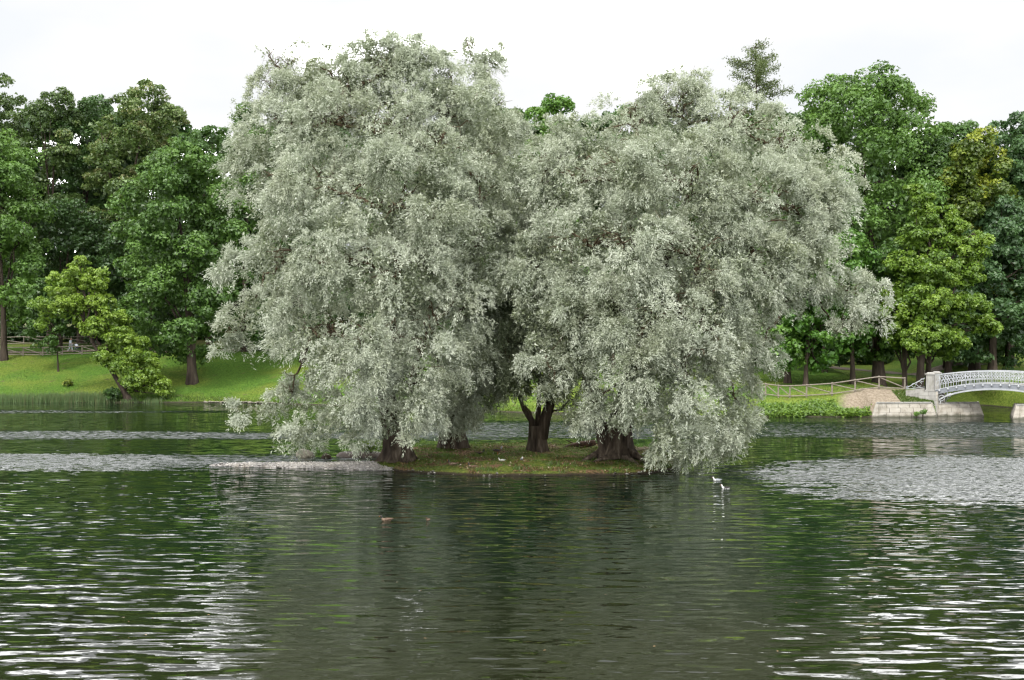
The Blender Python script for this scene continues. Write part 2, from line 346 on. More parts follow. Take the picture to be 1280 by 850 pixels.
    b.inputs['IOR'].default_value = 1.333; b.inputs['Specular IOR Level'].default_value = 0.7
    t.links.new(b.outputs[0], out.inputs[0]); return m
#        x     y    rx   ry  strength
GUSTS = [(-25, 63.0, 14.5, 4.2, 0.8), (-40, 81, 36, 3.6, 0.9), (-60, 108, 32, 2.8, 0.9),
         (28, 55.5, 16.5, 9.5, 1.0), (32, 86, 24, 7.5, 0.65), (1, 86, 14, 8.5, 0.75)]
SLOPE = (0.20, 0.40, 0.20, 1.8)
TRAIN, SKY_TILT = 0.058, -0.24
M['water'] = water_mat()

# ------------------------------------------------------------------ ground, water
def smooth(a, b, x):
    t = np.clip((x - a) / (b - a), 0, 1); return t * t * (3 - 2 * t)
def shore(x):
    return np.interp(x, [-400, -60, -28, -14, 0, 18, 34.9, 35.7, 46, 49, 80, 400], [130, 125, 124, 117, 107, 100, 100.4, 118, 118, 97, 92, 90])
def ground_z(x, y):
    x = np.asarray(x, float); y = np.asarray(y, float)
    s = y - shore(x) + 0.35 * np.sin(x * 0.9) * np.cos(x * 0.37 + 1)
    left = np.interp(s, [-8, -1, 0, 1.2, 21, 28, 60, 200, 500], [-1.6, -.35, 0.0, 0.35, 4.95, 5.4, 8.0, 14, 20])
    right = np.interp(s, [-8, -1, 0, 1, 6, 15, 50, 100, 200, 500], [-1.6, -.35, 0.0, 0.35, 1.6, 2.2, 4.4, 6.5, 11, 18])
    k = smooth(-22, 6, x); z = left * (1 - k) + right * k
    q = smooth(29.3, 30.0, x) * (1 - smooth(34.8, 35.4, x)) * smooth(100.3, 100.9, y) * (1 - smooth(105, 113, y))   # filled up behind the quay
    q = np.maximum(q, smooth(23.5, 32.5, x) * (1 - smooth(34.8, 35.4, x)) * smooth(101.8, 104.2, y) * (1 - smooth(105, 113, y)))
    z = z * (1 - q) + np.maximum(z, np.minimum(2.15, 1.22 + (y - 101) * 0.32)) * q
    p = np.stack([x * .25, y * .25], -1); z = z + np.where(s > 0.5, 0.10 * vnoise(p, 3, 2), 0)
    near = np.interp(y, [-300, -30, 2, 8, 14], [5.2, 4.7, 4.6, 0.4, -1.6])
    return np.where(y < 60, near, z)
def grid(name, xs, ys, zf, mat):
    Xg, Yg = np.meshgrid(xs, ys); Z = zf(Xg, Yg); nx, ny = len(xs), len(ys)
    V = np.stack([Xg, Yg, Z], -1).reshape(-1, 3)
    i = np.arange(ny - 1)[:, None] * nx + np.arange(nx - 1)[None]; q = np.stack([i, i + 1, i + nx + 1, i + nx], -1).reshape(-1, 4)
    me = bpy.data.meshes.new(name); me.from_pydata(V.tolist(), [], q.tolist()); me.materials.append(mat)
    me.polygons.foreach_set('use_smooth', [True] * len(q)); me.update()
    o = bpy.data.objects.new(name, me); COL.objects.link(o); return o
xs = np.concatenate([np.linspace(-900, -90, 14)[:-1], np.linspace(-90, 28, 170)[:-1], np.linspace(28, 52, 70)[:-1], np.linspace(52, 110, 40)[:-1], np.linspace(110, 900, 14)])
ys = np.concatenate([np.linspace(-400, -10, 6)[:-1], np.linspace(-10, 16, 14)[:-1], np.linspace(16, 90, 6)[:-1], np.linspace(90, 128, 110)[:-1], np.linspace(128, 200, 60)[:-1], np.linspace(200, 1500, 14)])
tag(grid('ground', xs, ys, ground_z, M['ground']), kind='structure')
wm = MB(); wm.add([(-900, -60, 0), (900, -60, 0), (900, 140, 0), (-900, 140, 0)], [(0, 1, 2, 3)])
tag(wm.build('water', M['water']), kind='structure')

def island_f(x, y):
    e = np.abs((x - 0.9) / 7.7) ** 3 + np.abs((y - 64.4) / 8.0) ** 3
    return 1 - e + 0.10 * vnoise(np.stack([x * .8, y * .8], -1), 5, 3) + 0.05 * vnoise(np.stack([x * 3.2, y * 3.2], -1), 51, 2)
def island_z(x, y):
    f = island_f(x, y); p = np.stack([x, y], -1)
    z = -0.5 + 0.66 * smooth(-0.16, 0.10, f) + 0.16 * smooth(0.1, 0.8, f) + 0.05 * vnoise(p * 1.6, 8, 3) * smooth(0, .2, f)
    for (tx, ty) in TRUNKS: z = z + 0.16 * np.exp(-((x - tx) ** 2 + (y - ty) ** 2) / 1.8)
    return z
def on_ray(px, Y): return ((px - CX) / F * Y, Y)
TRUNKS = [on_ray(497, 60.3), on_ray(567, 66.0), on_ray(672, 64.0), on_ray(768, 60.6)]
tag(grid('island', np.linspace(-9.5, 11, 200), np.linspace(54.5, 75, 170), island_z, M['island']), kind='structure')
def spit_z(x, y):
    cyy = 60.6 + 0.10 * (x + 6) * -0.3; hw = np.interp(x, [-14.6, -13.9, -11, -7, -5, -4], [0.05, 0.35, .9, 1.7, 2.0, .5])
    f = 1 - ((y - cyy) / hw) ** 2 + 0.16 * vnoise(np.stack([x, y], -1) * 1.1, 12, 3)
    return -0.35 + 0.45 * smooth(-0.6, 0.35, f) + 0.06 * smooth(.2, 1, f)
tag(grid('gravel_bank', np.linspace(-16, -4, 90), np.linspace(57, 64.5, 50), spit_z, M['gravel']), kind='structure')
def mud_z(x, y):
    f = 1 - ((x + 8.2) / 1.5) ** 2 - ((y - 66.3) / 1.0) ** 2 + 0.2 * vnoise(np.stack([x, y], -1) * 2, 15, 3)
    return -0.3 + 0.5 * smooth(-0.5, 0.6, f)
M['mud'] = pbr('mud', [(0.3, (0.025, 0.016, 0.010)), (0.7, (0.07, 0.045, 0.028))], scale=5, rough=0.7, bump=0.03)
tag(grid('mud_bank', np.linspace(-10.2, -6.2, 36), np.linspace(64.8, 67.8, 30), mud_z, M['mud']), kind='structure')

def path_strip(pts, width):
    mb = MB(); P = []
    for k in range(len(pts) - 1):
        a, b = np.array(pts[k]), np.array(pts[k + 1]); n = max(2, int(np.linalg.norm(b - a) / 1.0))
        P += [a + (b - a) * i / n for i in range(n)]
    P.append(np.array(pts[-1])); V = []; nn = 5
    for i, p in enumerate(P):
        d = P[min(i + 1, len(P) - 1)] - P[max(i - 1, 0)]; d = d / np.linalg.norm(d); s_ = np.array([-d[1], d[0]])
        for k in range(nn):
            q = p + s_ * width * (k / (nn - 1) - .5) * (1 + .15 * math.sin(i * 1.3)); V.append((q[0], q[1], float(ground_z(q[0], q[1])) + 0.05))
    Fc = [(i * nn + k, i * nn + k + 1, (i + 1) * nn + k + 1, (i + 1) * nn + k) for i in range(len(P) - 1) for k in range(nn - 1)]
    mb.add(V, Fc); return tag(mb.build('path', M['path'], smooth=True), kind='structure')
path_strip([(-90, 147), (-60, 146.6), (-40, 147), (-20, 150), (-5, 160)], 2.4)
path_strip([(52, 134), (44, 139), (38, 147), (33, 156), (20, 170)], 2.6)

# ------------------------------------------------------------------ foliage makers
def leaf_tris(P, D, Nn, L, Wd):
    """one slim triangle per leaf: base P, axis D, face normal about Nn"""
    s_ = unit(np.cross(D, Nn)); a = P; b = P + D * L[:, None]
    c = P + D * (L * 0.42)[:, None] + s_ * Wd[:, None]
    return np.stack([a, b, c], 1)
def puff_leaves(lobes, n, rng, size, tint0=0.5, clump_r=(0.7, 1.3), up=0.35, clump_density=0.35, gap=0.12, flat=0.75, core=0.1, seed=0):
    """broad leaved crown: leaves on small puffs that sit on the shells of the lobes (x, y, z, r, weight)"""
    L = np.array(lobes, float); area = L[:, 3] ** 2 * L[:, 4]
    nc = max(40, int(area.sum() * 12.6 * clump_density))
    tint0 = tint0 + .08; li = rng.choice(len(L), nc, p=area / area.sum())
    d = sph(nc, rng); d[:, 2] = np.where(d[:, 2] < -0.35, -d[:, 2] * 0.6, d[:, 2]); d = unit(d)
    C = L[li, :3] + d * (L[li, 3] * rng.uniform(0.62, 1.05, nc))[:, None] * np.array([1, 1, 0.9])
    # drop puffs that sit deep inside another lobe, and some by noise so that gaps open
    dd = np.min(np.linalg.norm(C[:, None] - L[None, :, :3], axis=2) / L[None, :, 3], axis=1)
    keep = (dd > 0.55) & (vnoise(C * 0.55, seed + 1, 2) > -1 + gap * 3.2)
    if keep.mean() < .3: keep[:] = True
    C, d = C[keep], d[keep]; nc = len(C)
    cr_ = rng.uniform(*clump_r, nc) * rng.uniform(.55, 1, nc); ct = rng.normal(0, 0.13, nc) + 0.2 * vnoise(C * .28, seed + 2, 2)
    nl = int(n * (1 - core)); ci = rng.integers(0, nc, nl)
    q = sph(nl, rng) + d[ci] * 0.55 + np.array([0, 0, 0.25]); q = unit(q)
    rr = cr_[ci] * np.sqrt(rng.uniform(0.25, 1.15, nl))
    P = C[ci] + q * rr[:, None] * np.array([1.1, 1.1, flat])
    Nn = unit(q * 0.8 + np.array([0, 0, up]) + rng.normal(0, 0.55, (nl, 3)))
    tint = tint0 + ct[ci] + rng.normal(0, 0.13, nl)
    # sparse leaves inside the crown
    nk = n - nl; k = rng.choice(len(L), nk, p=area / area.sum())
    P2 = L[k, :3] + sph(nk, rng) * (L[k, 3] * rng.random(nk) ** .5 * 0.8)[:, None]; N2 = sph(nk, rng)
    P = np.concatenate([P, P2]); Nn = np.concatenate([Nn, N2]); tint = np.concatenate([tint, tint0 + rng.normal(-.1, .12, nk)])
    m = len(P); D = unit(np.cross(Nn, sph(m, rng))); s_ = np.concatenate([np.full(nl, size), np.full(nk, size * 1.5)]) * rng.uniform(0.7, 1.35, m)
    A = unit(np.cross(D, Nn)); V = np.stack([P + D * (s_ * .6)[:, None], P - D * (s_ * .4)[:, None] + A * (s_ * .48)[:, None], P - D * (s_ * .4)[:, None] - A * (s_ * .42)[:, None]], 1)
    return V, tint, C
def curve(a, b, sag, n=6, rng=None, wob=0.0):
    a, b = np.array(a, float), np.array(b, float); out = []
    for i in range(n + 1):
        t = i / n; p = a * (1 - t) + b * t; p = p + np.array([0, 0, sag]) * math.sin(math.pi * t)
        if rng is not None and 0 < i < n: p = p + rng.normal(0, wob, 3)
        out.append(p)
    return out
def trunk_mesh(mb, pts, rads, seg=14, flare=1.9, rng=None, ridges=7, flare_h=0.9):
    """tapered trunk with buttresses at the foot"""
    pts = [np.array(p, float) for p in pts]; z0 = pts[0][2]; ph = rng.random() * 6
    P, Rr = [], []
    for i in range(len(pts) - 1):
        n = 4
        for k in range(n): t = k / n; P.append(pts[i] * (1 - t) + pts[i + 1] * t); Rr.append(rads[i] * (1 - t) + rads[i + 1] * t)
    P.append(pts[-1]); Rr.append(rads[-1]); V = []
    for i, (p, r) in enumerate(zip(P, Rr)):
        h = max(0, (p[2] - z0)); fl = 1 + (flare - 1) * math.exp(-h / flare_h)
        for k in range(seg):
            a = 2 * math.pi * k / seg
            rr = r * (1 + (fl - 1) * (0.65 + 0.55 * math.cos(ridges * a / 1.0 + ph) ) + 0.10 * math.cos(ridges * a + ph + h * .3) + 0.05 * (rng.random() - .5))
            V.append(p + np.array([math.cos(a) * rr, math.sin(a) * rr, 0]))
    f = [(i * seg + k, i * seg + (k + 1) % seg, (i + 1) * seg + (k + 1) % seg, (i + 1) * seg + k) for i in range(len(P) - 1) for k in range(seg)]
    f.append(tuple((len(P) - 1) * seg + k for k in range(seg))); mb.add(V, f)

# ------------------------------------------------------------------ the silver willows of the island
def willow(base, trunk_pts, trunk_r, lobes, n_leaf, label, seed, mat='willow', tint0=0.5, density=1.0, leafL=(0.10, 0.18), leafW=0.034, hollow=0.5, twig_r=0.10, core=0.13, limbs=14, flare=1.8, extra_trunks=()):
    rng = np.random.default_rng(seed)
    root = empty('willow_tree', base); tag(root, label, 'willow tree', 'silver willows on the island')
    B = np.array(base)
    tm = MB(); trunk_mesh(tm, trunk_pts, trunk_r, seg=18, flare=flare, rng=rng, flare_h=0.8)
    for pts, rads in extra_trunks: tm.tube(pts, rads, 10, rough=0.15, rng=rng)
    tr = tm.build('trunk', M['bark'], root, smooth=True, origin=B)
    L = np.array(lobes, float)   # x y z r weight
    top = np.array(trunk_pts[-1])
    # limbs: each runs from the trunk to a lobe and forks inside it
    order = np.argsort(-L[:, 3]); order = [k for r_, k in enumerate(order) if r_ < limbs or (L[k, 4] < 1 and L[k, 1] < base[1] + 2 and L[k, 2] > 14) or (L[k, 3] < 1.1 and L[k, 2] > 3)]; nodes = [np.array(trunk_pts[-1]), np.array(trunk_pts[-2])]
    for j in sorted(order, key=lambda k: np.linalg.norm(L[k, :3] - top)):
        c = L[j, :3]; dn = [np.linalg.norm((c - q) * np.array([1, 1, 1.0])) + 0.35 * np.linalg.norm(q - top) for q in nodes]
        q = nodes[int(np.argmin(dn))]; dist = np.linalg.norm(c - q)
        pts = curve(q, c, dist * 0.08, 7, rng, dist * 0.03)
        r0 = min(trunk_r[-1] * 0.62, 0.05 + dist * 0.032) * (1 if L[j, 3] > 1.2 else .7); lm = MB(); lm.tube(pts, np.linspace(r0, 0.05 if L[j, 3] > 1.3 else .02, len(pts)), 8, rough=0.15, rng=rng)
        tw_ = 1.0 if L[j, 3] > 1.3 else .4
        for k in range(9 if tw_ == 1 else 4):
            i = rng.integers(3, len(pts)); d = sph(1, rng)[0]; d[2] = abs(d[2]) * 0.8
            e = pts[i] + d * L[j, 3] * rng.uniform(0.5, 0.95); sub = curve(pts[i], e, 0.2, 4, rng, 0.12)
            lm.tube(sub, np.linspace(0.055, 0.015, 5) * tw_, 5)
            for _ in range(2):
                e2 = sub[3] + sph(1, rng)[0] * 0.9; lm.tube([sub[2], e2], [0.022 * tw_, 0.008 * tw_], 3)
        lm.build('limb', M['limb'], root, smooth=True, origin=B); nodes.append(c)
    # smaller masses bulge from the big ones, so that outline and shading break up
    ch = []
    for q in L:
        for _ in range(4):
            dd_ = sph(1, rng)[0]; dd_[1] = dd_[1] * .7 - .15; r_ = q[3] * rng.uniform(.26, .42); ch.append([*(q[:3] + dd_ * q[3] * rng.uniform(.85, 1.08)), r_, 1.5 * q[4]])
    L = np.vstack([L * np.array([1, 1, 1, .95, .8]), np.array([c_ for c_ in ch if c_[2] - c_[3] > 0.5])])
    # leaf sprays
    area = L[:, 3] ** 2 * L[:, 4]; tot = area.sum()
    nc = int(tot * 12.6 * 0.85); li = rng.choice(len(L), nc, p=area / tot)
    d = sph(nc, rng); rad = rng.uniform(0.72, 1.06, nc)
    C = L[li, :3] + d * (L[li, 3] * rad)[:, None]
    dd = np.min(np.linalg.norm(C[:, None] - L[None, :, :3], axis=2) / L[None, :, 3], axis=1)
    fn = vnoise(C * 0.8, seed, 2) + 0.5 * vnoise(C * 2.2, seed + 9, 2)
    keep = (dd > hollow) & (fn > -0.36) & ((d[:, 1] < 0.45) | (rng.random(nc) < 0.45))
    C, d, li = C[keep], d[keep], li[keep]; nc = len(C)
    csize = rng.uniform(0.4, 0.95, nc) * np.clip(L[li, 3] / 1.6, .45, 1); ctint = 0.08 * rng.normal(size=nc) + 0.15 * vnoise(C * 0.33, seed + 3, 2)
    # sprays: each clump carries drooping twigs
    per = 18; nl = int(n_leaf * (1 - core)); ns = nl // per; ci = rng.integers(0, nc, ns)
    out = unit(d[ci] + rng.normal(0, 0.55, (ns, 3)) + np.array([0, 0, 0.15]))
    sp_ = unit(sph(ns, rng) + d[ci] * 0.7 + np.array([0, -.15, .45])); base_p = C[ci] + sp_ * (csize[ci] * rng.random(ns) ** 0.35)[:, None]; out = unit(out * .5 + sp_ * .8)
    ln = rng.uniform(0.22, 0.62, ns) * (0.8 + 0.5 * rng.random(ns) ** 3)
    droop = rng.uniform(0.2, 0.9, ns)
    t = rng.random((ns, per)); tt = t * ln[:, None]
    P = base_p[:, None, :] + out[:, None, :] * (tt * (1 - 0.25 * t))[:, :, None]
    P[:, :, 2] -= droop[:, None] * tt * t
    P += rng.normal(0, 0.045, P.shape)
    D = out[:, None, :] + rng.normal(0, 0.55, P.shape); D[:, :, 2] -= (droop[:, None] * t * 1.3); D = unit(D)
    P, D = P.reshape(-1, 3), D.reshape(-1, 3); m = len(P)
    st = np.repeat(ctint[ci] + rng.normal(0, 0.05, ns), per)
    Nn = unit(rng.normal(0, 0.42, (m, 3)) + np.repeat(d[ci] * np.array([1, 1, .3]), per, 0) * 0.6 + np.array([0, 0, .14]))
    tint = tint0 + st + rng.normal(0, 0.095, m)
    V = leaf_tris(P, D, Nn, rng.uniform(*leafL, m), leafW * rng.uniform(0.7, 1.3, m))
    nk = int(n_leaf * core); k = rng.choice(len(L), nk, p=area / tot)  # inner leaves block light; their darker tint deepens the shade in the gaps
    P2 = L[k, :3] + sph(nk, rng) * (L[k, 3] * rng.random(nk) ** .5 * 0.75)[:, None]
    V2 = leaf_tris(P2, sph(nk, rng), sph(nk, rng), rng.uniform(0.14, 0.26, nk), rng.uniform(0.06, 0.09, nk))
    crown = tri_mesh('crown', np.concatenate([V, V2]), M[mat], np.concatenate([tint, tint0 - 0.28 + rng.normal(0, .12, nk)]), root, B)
    return root
def LB(items, Y0):
    """lobes given as (px, py, radius in photo pixels, distance offset, weight)"""
    out = []
    for it in items:
        px, py, r, dy = it[:4]; wgt = it[4] if len(it) > 4 else 1.0
        Y = Y0 + dy; p = at(px, py, Y); out.append((p[0], p[1], p[2], r * Y / F * 0.91, wgt))
    return out
def back(items, k=0.4, dy=1.0):
    return [(a, b, r * 0.9, -d * dy + 0.5, k) for (a, b, r, d, *_) in items if d < -1.5]

A_ = [(420, 122, 40, 2), (500, 122, 40, 2), (378, 150, 36, 2), (560, 150, 34, 2), (365, 78, 26, 0, .6), (340, 112, 26, 0, .7), (560, 92, 26, 0, .5), (590, 128, 34, 0, .8), (505, 72, 30, 0, .8), (470, 78, 30, 0, .8), (545, 108, 32, 0), (400, 84, 30, 0, .8), (370, 118, 36, 0), (440, 120, 44, 0), (485, 92, 42, 0), (430, 95, 40, 0.5), (395, 108, 38, 0), (352, 92, 26, 0, .45), (335, 70, 16, 0, .3), (445, 62, 20, 0, .4), (500, 58, 20, .5, .4), (530, 105, 40, 0), (570, 140, 45, 1), (600, 165, 40, 1),
      (350, 165, 48, 0), (410, 160, 55, -1.5), (480, 165, 60, -2), (545, 190, 60, -1.5), (318, 200, 34, .5), (600, 230, 50, 0),
      (335, 250, 48, 0), (400, 240, 62, -2.5), (475, 260, 68, -3.5), (550, 280, 60, -2.5), (600, 310, 50, -.5),
      (315, 330, 34, 0), (350, 330, 48, -1.5), (420, 330, 64, -3.5), (500, 350, 66, -4), (570, 370, 52, -2),
      (300, 405, 30, 0), (335, 395, 42, -1.5), (390, 420, 52, -3), (455, 430, 56, -4), (530, 430, 52, -3), (585, 440, 36, -1),
      (285, 430, 16, 0, .8), (400, 480, 34, -3), (450, 495, 42, -3.5), (510, 490, 44, -3.5), (560, 480, 32, -2), (545, 515, 20, -3), (490, 530, 30, -3.5),
      (330, 515, 22, -.5, .7), (305, 522, 18, -1, .7), (360, 505, 26, -1, .6), (365, 540, 24, -2, .45), (400, 535, 26, -2.5, .45), (435, 535, 24, -3, .5), (352, 562, 12, -2, .4), (290, 515, 8, -1, .5)]
lobA = LB(A_ + back(A_), 60.3)
pA = lambda px, py, dy=0: at(px, py, 60.3 + dy)
tA = [pA(497, 583), pA(497, 560), pA(488, 520), pA(480, 470), pA(488, 400, .5), pA(500, 320, .5)]
zA = float(island_z(*TRUNKS[0])) - 0.05; tA[0][2] = zA
willow(tuple(tA[0]), tA, [0.62, 0.52, 0.46, 0.4, 0.32, 0.22], lobA, 570000, 'largest silver willow with a flared leaning trunk beside the gravel spit', 11, tint0=0.63, limbs=34, flare=1.7)

B_ = [(598, 86, 30, 0, .7), (590, 70, 24, 0, .5), (585, 60, 12, 0, .3), (610, 114, 28, 0, .7), (638, 170, 24, 0, .8), (606, 140, 42, 0), (632, 210, 42, 0), (600, 220, 44, 0), (645, 260, 42, -1),
      (610, 300, 44, -1.5), (650, 330, 36, -1), (600, 370, 46, -2), (640, 400, 36, -1), (600, 440, 42, -2), (560, 470, 36, -2), (620, 465, 32, -1.5), (585, 500, 32, -2), (612, 505, 22, -1.5), (555, 515, 24, -2)]
lobB = LB(B_ + back(B_, .4, 1), 66.0)
pB = lambda px, py, dy=0: at(px, py, 66.0 + dy)
tB = [pB(567, 566), pB(566, 540), pB(564, 500), pB(572, 440), pB(585, 360), pB(596, 260)]; tB[0][2] = float(island_z(*TRUNKS[1])) - 0.05
willow(tuple(tB[0]), tB, [0.66, 0.6, 0.5, 0.4, 0.3, 0.2], lobB, 200000, 'tall narrow silver willow standing behind the gap between the two biggest willows', 22, tint0=0.58, limbs=16, flare=1.35)

C_ = [(650, 425, 30, -1.5), (628, 430, 30, -3), (640, 470, 24, -3), (672, 400, 34, -1.5), (700, 430, 34, -1), (655, 470, 26, -1), (690, 465, 26, -1), (605, 480, 20, 1), (640, 380, 34, -1), (660, 350, 34, 1), (690, 380, 38, 0), (655, 410, 34, 0), (690, 440, 36, 0), (650, 455, 30, 0), (625, 470, 20, 0, .5), (685, 480, 26, 0, .6), (710, 470, 30, 0), (665, 300, 36, 1.5), (640, 490, 12, 0, .35), (720, 500, 18, 0, .35)]
lobC = LB(C_, 64.0); pC = lambda px, py, dy=0: at(px, py, 64.0 + dy)
tC = [pC(672, 571), pC(672, 550), pC(671, 532)]; tC[0][2] = float(island_z(*TRUNKS[2])) - 0.05
exC = [([pC(667, 545), pC(665, 526), pC(655, 512), pC(640, 470)], [0.24, 0.18, 0.11, 0.06]), ([pC(677, 548), pC(681, 525), pC(688, 502), pC(694, 470), pC(690, 420)], [0.36, 0.30, 0.25, 0.2, 0.12]),
       ([pC(671, 540), pC(673, 510), pC(675, 470), pC(668, 400)], [0.16, 0.13, 0.10, 0.06])]
willow(tuple(tC[0]), tC, [0.40, 0.38, 0.36], lobC, 110000, 'small darker willow with a forked upright trunk in the middle of the island', 33, mat='willow_green', tint0=0.6, limbs=9, flare=1.5, leafL=(0.12, 0.2), leafW=0.04, extra_trunks=exC)

D_ = [(698, 198, 42, 0), (740, 176, 38, 0), (795, 152, 44, 0), (840, 142, 48, 0), (895, 155, 48, 0), (815, 115, 20, 0, .4), (865, 108, 20, 0, .6), (690, 205, 30, 1), (945, 175, 46, 0), (995, 195, 42, 0), (1030, 215, 38, 0), (1045, 255, 36, 0),
      (670, 240, 42, 0), (720, 230, 56, -2), (790, 225, 66, -3), (865, 230, 68, -3.5), (940, 250, 62, -2.5), (1000, 270, 56, -1),
      (665, 310, 38, -1), (720, 310, 58, -3), (790, 310, 66, -4), (870, 320, 66, -4), (945, 330, 58, -2.5), (1005, 320, 42, -1), (1040, 310, 26, 0, .8),
      (1010, 362, 30, 0), (1050, 362, 32, 0), (1080, 372, 26, 0), (1085, 385, 24, 0), (1095, 365, 16, 0, .8), (1070, 405, 18, 0, .8), (1045, 412, 15, 0, .8), (985, 375, 24, -1),
      (690, 380, 42, -2), (740, 390, 56, -3.5), (810, 400, 62, -4.5), (880, 400, 58, -4), (930, 400, 42, -2),
      (668, 395, 32, -2.5), (682, 445, 32, -3), (698, 490, 26, -3), (655, 350, 32, -2), (730, 455, 42, -3), (790, 470, 50, -4.5), (850, 475, 54, -4.5), (905, 465, 44, -3), (945, 450, 28, -1.5),
      (740, 505, 30, -3), (790, 520, 26, -4.5), (840, 540, 36, -4.5), (890, 530, 42, -3.5), (925, 510, 30, -2), (870, 565, 22, -4), (900, 568, 20, -3.5), (920, 548, 20, -3), (720, 530, 14, -3, .8), (825, 560, 14, -4.5, .8)]
lobD = LB(D_ + back(D_), 60.6); pD = lambda px, py, dy=0: at(px, py, 60.6 + dy)
tD = [pD(770, 580), pD(770, 560), pD(775, 520), pD(795, 460), pD(820, 390), pD(835, 310)]; tD[0][2] = float(island_z(*TRUNKS[3])) - 0.05
def root_arm(px0, py0, px1, py1, Y, r):
    a = at(px0, py0, Y); b = at(px1, py1, Y - .8); b[2] = max(0.05, float(island_z(b[0], b[1]))); return (curve(a, b, .05, 5), np.linspace(r, r * .25, 6))
exD = [root_arm(756, 566, 728, 578, 60.6, .28), root_arm(785, 565, 812, 586, 60.2, .24), root_arm(765, 572, 742, 590, 60.0, .22), root_arm(780, 572, 798, 592, 59.8, .2),
       ([pD(762, 575), pD(758, 555), pD(750, 530), pD(735, 480), pD(715, 380), pD(712, 260)], [0.5, 0.42, 0.34, 0.26, 0.16, 0.08])]
willow(tuple(tD[0]), tD, [0.78, 0.66, 0.55, 0.45, 0.34, 0.22], lobD, 640000, 'broad silver willow with sprawling roots, its drooping branches touching the water', 44, tint0=0.63, limbs=36, flare=1.6, extra_trunks=exD)
print('willows', time.time() - T0)

# ------------------------------------------------------------------ trees on the far banks
def env_lobes(cx, y, ztop, zbot, Rr, rng, n=20, low=0.28, lob=0.33):
    out = []
    for k in range(n):
        t = ((k + 0.5) / n) ** 0.85; a = k * 2.399 + rng.random() * .8
        pr = 1.0 if t < low else max(0.0, 1 - ((t - low) / (1.04 - low)) ** 2.6) ** .5; pr *= min(1, (t / 0.12) ** .5) if t < .12 else 1
        lr = Rr * lob * rng.uniform(0.75, 1.2); q = max(0, Rr * pr - lr * .75) * rng.uniform(0.8, 1.08)
        out.append((cx + math.cos(a) * q, y + math.sin(a) * q, zbot + (ztop - zbot) * t * 0.94 + (0 if t < .85 else -lr * .2), lr, 1.0))
    out.append((cx, y, zbot + (ztop - zbot) * .4, Rr * .6, .5)); out.append((cx, y, zbot + (ztop - zbot) * .65, Rr * .5, .5))
    return out
def tree(name, label, cat, base_px, Y, trunk_r, n, mat, seed, top=None, env=None, lobes=None, size=0.30, tint0=0.5, lean=None, group='trees on the far bank', bark='bark2', clump_r=(0.7, 1.3), gap=0.12, low=.28, limbs=7, base_y=None, patches=None, density=.35):
    rng = np.random.default_rng(seed); bx = (base_px - CX) / F * Y; gz = float(ground_z(bx, Y)) - 0.15
    B = (bx, Y, gz); root = empty(name, B); tag(root, label, cat, group)
    if env is not None:
        cpx, topy, hw, boty = env; p = at(cpx, topy, Y); zb = at(cpx, boty, Y)[2]; L = env_lobes(p[0], Y, p[2], zb, hw * Y / F * 1.12, rng, n=24, low=low)
    else: L = LB(lobes, Y)
    La = np.array(L); cz = La[:, 2]; tz = cz.min() + (cz.max() - cz.min()) * .75; ctr = La[np.argmax(cz)][:3]
    tm = MB()
    if lean is None:
        mid = La[:, :2].mean(0); pts = [np.array([bx, Y, gz]), np.array([bx * .9 + mid[0] * .1, Y, gz + (tz - gz) * .3]), np.array([bx * .5 + mid[0] * .5, Y, gz + (tz - gz) * .65]), np.array([mid[0], mid[1], tz])]
    else: pts = [at(px, py, Y + dy) for px, py, dy in lean]; pts[0][2] = min(pts[0][2], gz + .2)
    rads = np.linspace(trunk_r, trunk_r * .25, len(pts)); trunk_mesh(tm, pts, rads, seg=12, flare=1.45, rng=rng, ridges=5, flare_h=.7)
    tm.build('trunk', M[bark], root, smooth=True, origin=B)
    order = rng.permutation(len(L))[:limbs]; bm_ = MB()
    for j in order:
        c = La[j, :3]; i = rng.uniform(.35, .9); k = min(int(i * (len(pts) - 1)), len(pts) - 2); f = i * (len(pts) - 1) - k; q = pts[k] * (1 - f) + pts[k + 1] * f
        if q[2] > c[2]: q = pts[1] if pts[1][2] < c[2] else q
        cc = curve(q, c, .5, 5, rng, .25); lm = MB(); lm.tube(cc, np.linspace(max(.08, trunk_r * .33), .05, 6), 6)
        for _ in range(3): lm.tube([cc[rng.integers(2, 6)], c + sph(1, rng)[0] * La[j, 3] * .8], [.06, .02], 4)
        lm.build('limb', M[bark], root, smooth=True, origin=B)
    V, tint, C = puff_leaves(L, n, rng, size, tint0, clump_r=clump_r, gap=gap, seed=seed, clump_density=density)
    if patches:
        ctr_ = V.mean(1)
        for (px, py, r) in patches:
            c = at(px, py, Y); dx = np.hypot(ctr_[:, 0] - c[0], ctr_[:, 2] - c[2]) / (r * Y / F)
            tint = np.where(dx < rng.uniform(.6, 1.1, len(tint)), 0.9 + rng.random(len(tint)) * .1, tint)
    tri_mesh('crown', V, M[mat], tint, root, B); return root

G1 = 'trees on the far bank'
